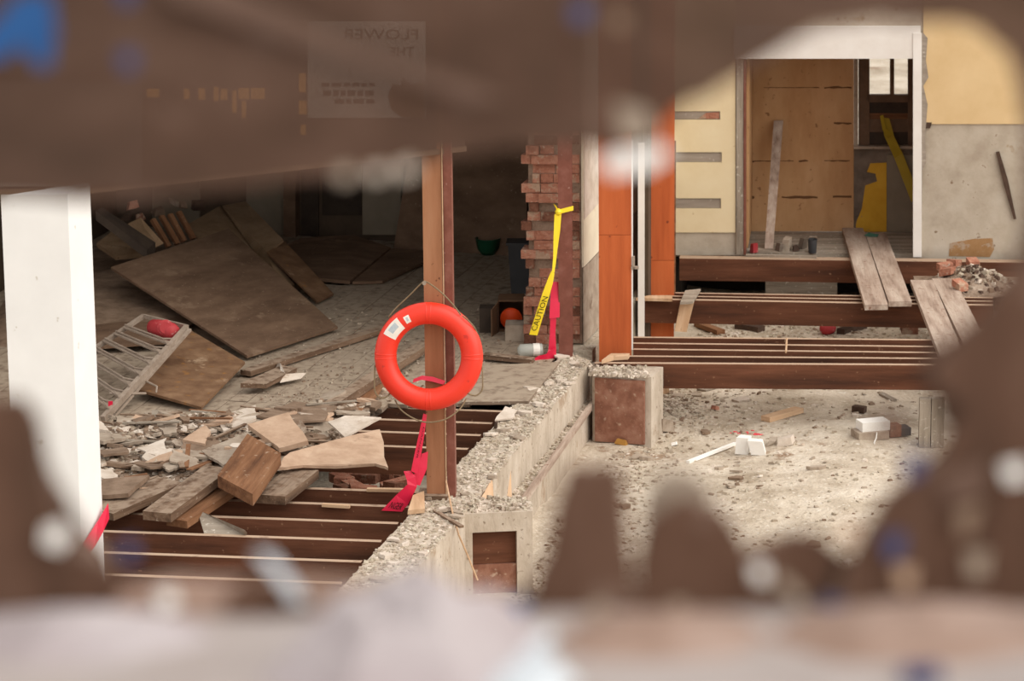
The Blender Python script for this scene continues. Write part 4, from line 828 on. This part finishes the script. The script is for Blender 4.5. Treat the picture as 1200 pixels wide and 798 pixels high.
# rubble pile at the end of the walkway
pc = P(1140, 330, .0)
def pilepoint():
    a = random.uniform(0, 6.28); r = random.random()**.6; x, y = pc.x+.35*r*math.cos(a), pc.y+.45*r*math.sin(a); return V((x, y, -.02+.16*(1-r)))
mb = MB(); k = 18
mb.v = [pc+ZU*.13]+[pc+V((.42*math.cos(6.2832*i/k), .52*math.sin(6.2832*i/k), -.03)) for i in range(k)]
for i in range(k): mb.face((0, 1+i, 1+(i+1) % k))
mb.face(tuple(range(k, 0, -1))); wpile = build(mb, 'rubble_pile', 'rubble', kind='stuff', label='small rubble pile beside the scaffold planks', cat='rubble')
scatter('pile_chips', 900, pilepoint, .01, .07, ['plaster_white', 'plaster_grey', 'concrete_dusty', 'dark_bit', 'plaster_brown'], 'chips over the rubble pile beside the scaffold planks', .5, parent=wpile)
for x, y in ((1110, 322), (1125, 338), (1140, 312), (1107, 316), (1118, 312)):
    p = P(x, y, .06); a = random.uniform(0, 3); e = V((math.cos(a), math.sin(a), random.uniform(-.3, .3))).normalized(); build(MB().box(p, e*.12, e.cross(ZU).normalized()*.09, (0, 0, .06)), 'loose_brick', 'brick', None, (e, ZU), label='broken red brick on the rubble pile beside the scaffold planks', cat='brick', group='bricks on the walkway rubble pile')
build(MB().box(P(1134, 334, -.05)-ZU*.02, (.9, -.09, 0), (.05, .6, 0), (0, 0, .03)), 'pile_board', 'oldwood', label='board sheet under the rubble pile beside the scaffold planks', cat='sheet')

# ================================================================== TRANSOM WITH POSTER
TA = ca-V((0, .03, 0)); TB = pb-fv*.03
tn = thing('transom_1', VP(300, 224, TA, TB), 'dark brown shopfront transom between white column and timber post', kind='structure')
build(wallpoly(MB(), TA, TB, [(-260, 228), (100, 226), (545, 176), (545, -150), (-260, -150)], 0, .06), 'transom_board', 'transom_brown', tn)
build(wallpoly(MB(), TA, TB, [(-260, 229), (100, 227), (545, 177), (545, 171), (100, 221), (-260, 223)], .015, .09), 'transom_rail', 'window_wood', tn)
build(wallpoly(MB(), TA, TB, [(-260, 220), (100, 218), (165, 210), (165, 96), (-260, 96)], .012, .011), 'fascia_panel', 'fascia_grey', tn)
po = thing('window_poster', VP(429, 138, TA, TB), 'pale paper poster with reversed lettering on the dark transom', 'poster')
build(wallrect(MB(), TA, TB, 360, 25, 498, 138, .006, .005), 'paper', 'poster_paper', po)
nt_ = V(((TB-TA).y, -(TB-TA).x, 0)).normalized(); nt_ = nt_ if nt_.y < 0 else -nt_
def wp(x, y): return VP(x, y, TA, TB)+nt_*.009
lettering('FLOWER', wp(489, 46), wp(400, 46)-wp(489, 46), wp(489, 34)-wp(489, 46), po)
lettering('THE', wp(484, 66), wp(456, 66)-wp(484, 66), wp(484, 55)-wp(484, 66), po)
for (x0, y0, x1, y1) in ((376, 97, 438, 101), (378, 106, 440, 112), (392, 116, 438, 121)):
    x = x0
    while x < x1-3: l = random.uniform(5, 12); build(wallrect(MB(), TA, TB, x, y0, min(x+l, x1), y1, .009, .002), 'print_mark', 'ink', po); x += l+3
build(wallpoly(MB(), TA, TB, [(497, 138), (470, 137), (458, 128), (454, 112), (460, 98), (468, 100), (472, 90), (480, 99), (497, 95)], .009, .002), 'printed_flower', 'poster_brown', po)
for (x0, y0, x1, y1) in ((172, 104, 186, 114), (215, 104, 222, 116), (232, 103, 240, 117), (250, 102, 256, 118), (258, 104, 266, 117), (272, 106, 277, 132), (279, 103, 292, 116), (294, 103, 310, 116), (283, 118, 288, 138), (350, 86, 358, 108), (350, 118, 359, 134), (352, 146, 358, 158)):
    build(wallrect(MB(), TA, TB, x0, y0, x1, y1, .004, .003), 'pane', 'amber_reflection', tn)  # glowing amber patches imitate warm light reflected on the transom

# ================================================================== TORN HOARDING IN FRONT
FY = 2.3
FA, FB = V((-1, FY, 0)), V((1, FY, 0))
def FPt(px, py, dy=0.): return VP(px, py, V((-1, FY+dy, 0)), V((1, FY+dy, 0)))
hole = [(-40, 236), (60, 234), (130, 234), (210, 228), (300, 218), (360, 208), (400, 206), (450, 200), (500, 186), (560, 178), (620, 172), (680, 170), (716, 180), (742, 172), (766, 150), (790, 130), (830, 112), (862, 92), (905, 64), (960, 32), (1030, 22), (1085, 26), (1150, 34), (1180, 60), (1196, 110), (1204, 180), (1200, 260),
        (1184, 320), (1150, 370), (1108, 402), (1080, 420), (1078, 450), (1098, 478), (1112, 506), (1082, 545), (1060, 572), (1030, 590), (1012, 622), (996, 655), (940, 640), (890, 652), (868, 690), (850, 640), (812, 600), (790, 640), (772, 690), (745, 690), (738, 640), (728, 566), (716, 550), (678, 550), (664, 580), (646, 640), (622, 696),
        (540, 698), (440, 700), (345, 702), (300, 700), (190, 700), (150, 685), (128, 650), (92, 612), (62, 560), (48, 500), (32, 470), (-40, 466)]
q = []
for i in range(len(hole)):
    a, b = hole[i], hole[(i+1) % len(hole)]; q.append(a); q.append(((a[0]+b[0])/2+random.uniform(-5, 5), (a[1]+b[1])/2+random.uniform(-5, 5)))
bm = bmesh.new()
def loop(pts):
    vs = [bm.verts.new(p) for p in pts]; return [bm.edges.new((vs[i], vs[(i+1) % len(vs)])) for i in range(len(vs))]
ol = FPt(0, 0)
outer = [V((-2.2, FY, CAMH-.78)), V((2.2, FY, CAMH-.78)), V((2.2, FY, 7.3)), V((-2.2, FY, 7.3))]
ed = loop(outer)+loop([FPt(*p) for p in q])
r = bmesh.ops.triangle_fill(bm, edges=ed, use_beauty=True, use_dissolve=False)
bm.normal_update()
fs = [f for f in bm.faces]
ext = bmesh.ops.extrude_face_region(bm, geom=fs); bmesh.ops.translate(bm, verts=[g for g in ext['geom'] if isinstance(g, bmesh.types.BMVert)], vec=(0, .006, 0))
bmesh.ops.recalc_face_normals(bm, faces=bm.faces)
mbh = MB(); bm.verts.index_update(); mbh.v = [v.co.copy() for v in bm.verts]
for f in bm.faces: mbh.face([v.index for v in f.verts])
bm.free()
wf = thing('wall_front', V((0, FY, CAMH-.78)), 'brown weathered hoarding with a ragged hole, close and out of focus', kind='structure')
build(mbh, 'hoarding_sheet', 'hoarding', wf)
def fpoly(pts, m, nm, dy=-.02, th=.01, jag=3):
    q = []
    for i in range(len(pts)):
        a, b = pts[i], pts[(i+1) % len(pts)]; q.append(a); q.append(((a[0]+b[0])/2+random.uniform(-jag, jag), (a[1]+b[1])/2+random.uniform(-jag, jag)))
    return build(MB().prism([FPt(x, y, dy) for x, y in q], (0, th, 0)), nm, m, wf)
# torn strips and splinters
fpoly([(618, 730), (640, 650), (652, 590), (662, 556), (672, 547), (722, 546), (732, 562), (738, 640), (746, 730)], 'hoarding_solid', 'splinter', -.02)
fpoly([(728, 740), (746, 690), (752, 640), (766, 606), (800, 584), (848, 600), (878, 650), (896, 740)], 'hoarding_solid', 'splinter', -.02)
fpoly([(750, 640), (755, 590), (772, 556), (800, 552), (826, 566), (838, 600), (810, 596), (784, 622)], 'plaster_grey', 'torn_flake', .02)
fpoly([(868, 668), (888, 638), (930, 626), (962, 632), (988, 652), (962, 700), (880, 705)], 'hoarding_solid', 'splinter', -.015)
fpoly([(-60, 720), (-60, 470), (24, 468), (44, 490), (50, 560), (70, 620), (110, 640), (146, 690), (150, 720)], 'hoarding_solid', 'splinter', -.02)
fpoly([(960, 740), (1000, 650), (1040, 580), (1100, 540), (1130, 480), (1090, 440), (1140, 380), (1190, 320), (1260, 260), (1260, 740)], 'hoarding_solid', 'splinter', -.02)
0 and fpoly([(700, -60), (700, 175), (735, 182), (770, 155), (800, 128), (860, 96), (905, 62), (960, 28), (1260, 20), (1260, -60)], 'hoarding_solid', 'splinter', -.015)
fpoly([(262, 706), (290, 676), (330, 690), (366, 716), (270, 722)], 'hoarding_solid', 'splinter', -.03)
fpoly([(170, -60), (240, -30), (420, 55), (560, 100), (600, 118), (560, 120), (400, 70), (200, 0)], 'strip_brown', 'torn_strip', -.012, .004)
# flakes and scraps clinging to it; bright spots are blurred glints painted as flakes
for pts, m in (([(704, 190), (722, 178), (778, 170), (786, 186), (764, 200), (714, 206)], 'white_bit'), ([(392, 200), (410, 196), (414, 210), (398, 214)], 'plaster_grey'), ([(430, 198), (450, 194), (452, 208), (436, 212)], 'plaster_white'), ([(462, 196), (484, 188), (490, 202), (470, 210)], 'plaster_white'),
               ([(52, 620), (70, 614), (80, 632), (68, 646), (52, 640)], 'white_bit'), ([(182, 696), (202, 692), (210, 710), (190, 718)], 'white_bit'), ([(880, 664), (898, 662), (902, 680), (884, 682)], 'white_bit'), ([(882, 728), (900, 726), (902, 744), (884, 746)], 'plaster_white'), ([(1174, 546), (1198, 540), (1204, 562), (1180, 566)], 'white_bit'),
               ([(906, 680), (920, 676), (944, 702), (934, 708)], 'plaster_grey'), ([(985, 616), (1006, 612), (1004, 634), (988, 638)], 'plaster_cream'), ([(1036, 630), (1060, 626), (1058, 652), (1040, 656)], 'blue_dark'), ([(1132, 652), (1160, 648), (1156, 676), (1136, 678)], 'plaster_grey'), ([(1050, 664), (1074, 668), (1070, 690), (1054, 690)], 'plaster_cream'), ([(784, 708), (806, 706), (804, 730), (788, 732)], 'plaster_grey'), ([(690, 712), (712, 708), (712, 730), (694, 734)], 'plaster_grey'), ([(1020, 500), (1046, 480), (1060, 500), (1036, 520)], 'strip_brown'), ([(1100, 560), (1160, 540), (1150, 580), (1110, 590)], 'strip_brown'), ([(1120, 600), (1150, 590), (1140, 626), (1124, 630)], 'plaster_brown'), ([(298, 648), (318, 650), (362, 706), (344, 710)], 'pale_film'),
               ([(-20, 40), (20, -6), (60, -6), (66, 40), (60, 78), (44, 80), (26, 52), (0, 70), (-20, 72)], 'blue_paint'), ([(136, -20), (160, -16), (158, 4), (140, 6)], 'blue_dark'), ([(138, 62), (160, 58), (160, 80), (142, 82)], 'blue_dark'), ([(668, 6), (692, 4), (690, 26), (672, 28)], 'blue_dark'),
               ([(598, 708), (616, 704), (618, 730), (600, 732)], 'blue_paint'), ([(140, 640), (160, 636), (160, 656), (144, 660)], 'blue_dark'), ([(964, 700), (990, 706), (986, 730), (966, 724)], 'blue_dark'), ([(1056, 536), (1084, 530), (1080, 560), (1060, 562)], 'blue_dark'), ([(715, 14), (735, 14), (735, 34), (717, 34)], 'plaster_brown'), ([(720, 120), (760, 130), (770, 160), (730, 166)], 'plaster_grey')):
    fpoly(pts, m, 'flake_glint', -.034, .004, 2)
fpoly([(120, 730), (150, 690), (200, 678), (270, 682), (340, 676), (420, 684), (500, 690), (560, 690), (600, 700), (610, 730)], 'torn_pink', 'torn_edge', -.025, .006)
# ledge at the foot of the hole with crumpled film
zL = FPt(600, 716, -.02).z
led = build(MB().prism([V((-2.2, 1.55, zL)), V((2.2, 1.55, zL)), V((2.2, FY-.012, zL)), V((-2.2, FY-.012, zL))], (0, 0, -.12)), 'trim_ledge', 'ledge_paint', kind='structure', label='pale dusty ledge board along the foot of the hoarding')
def crumple(pts, hgt, m, nm, lab, res=16):
    # an irregular low mound over a pixel outline on the ledge
    ps = [P(x, y, zL) for x, y in pts]; c = sum(ps, V((0, 0, 0)))/len(ps); mb = MB(); n = len(ps); rings = 5
    for k in range(rings+1):
        s = 1-k/rings*.98
        for p in ps: mb.v.append(c+(p-c)*s+ZU*hgt*(1-s*s)*random.uniform(.75, 1.15))
    for k in range(rings):
        for i in range(n): j = (i+1) % n; mb.face((k*n+i, k*n+j, (k+1)*n+j, (k+1)*n+i))
    mb.face(range(rings*n, rings*n+n)); mb.face(range(n-1, -1, -1))
    build(mb, nm, m, smooth=False, label=lab, cat='film')
crumple([(300, 800), (340, 760), (400, 740), (470, 732), (540, 732), (600, 738), (640, 752), (610, 790), (540, 830), (400, 830)], .062, 'crumpled', 'crumpled_film', 'crumpled pale lilac film lying on the near ledge')
crumple([(560, 810), (600, 775), (640, 760), (680, 800), (620, 840)], .012, 'pale_film', 'crumpled_film', 'low scrap of bluish film on the near ledge')
crumple([(640, 752), (700, 722), (800, 716), (860, 720), (900, 740), (860, 770), (760, 776), (680, 772)], .014, 'pinkish_dust', 'dusty_clump', 'low pinkish dust clump on the near ledge under the two brown splinters')
crumple([(890, 750), (940, 720), (1040, 715), (1140, 716), (1240, 722), (1260, 760), (1120, 780), (980, 776)], .02, 'pinkish_dust', 'dusty_clump', 'long pinkish dust clump on the near ledge beside the dark blue scrap')
crumple([(-60, 760), (-40, 725), (60, 716), (150, 718), (230, 728), (250, 752), (140, 776), (20, 780)], .016, 'crumpled', 'crumpled_film', 'flat lilac film on the near ledge below the white column')
for pts, m, lab in (([(1056, 786), (1100, 784), (1104, 800), (1060, 804)], 'blue_dark', 'dark blue scrap lying on the near ledge'), ([(560, 790), (600, 770), (640, 742), (650, 748), (600, 800)], 'pale_film', 'pale bluish strip lying on the near ledge')):
    build(MB().prism([P(x, y, zL+.002) for x, y in pts], (0, 0, .004)), 'ledge_scrap', m, label=lab, cat='scrap')
build(MB().prism([V((-2.2, 1.9, -.7)), V((2.2, 1.9, -.7)), V((2.2, FY-.012, -.7)), V((-2.2, FY-.012, -.7))], (0, 0, zL-.12+.7)), 'wall_retaining', 'concrete', kind='structure', label='retaining wall below the hoarding')
build(MB().box((0, -1.5, 4.35), (14, 0, 0), (0, 6.6, 0), (0, 0, .12)), 'pavement', 'asphalt', kind='structure', label='street pavement outside the hoarding')
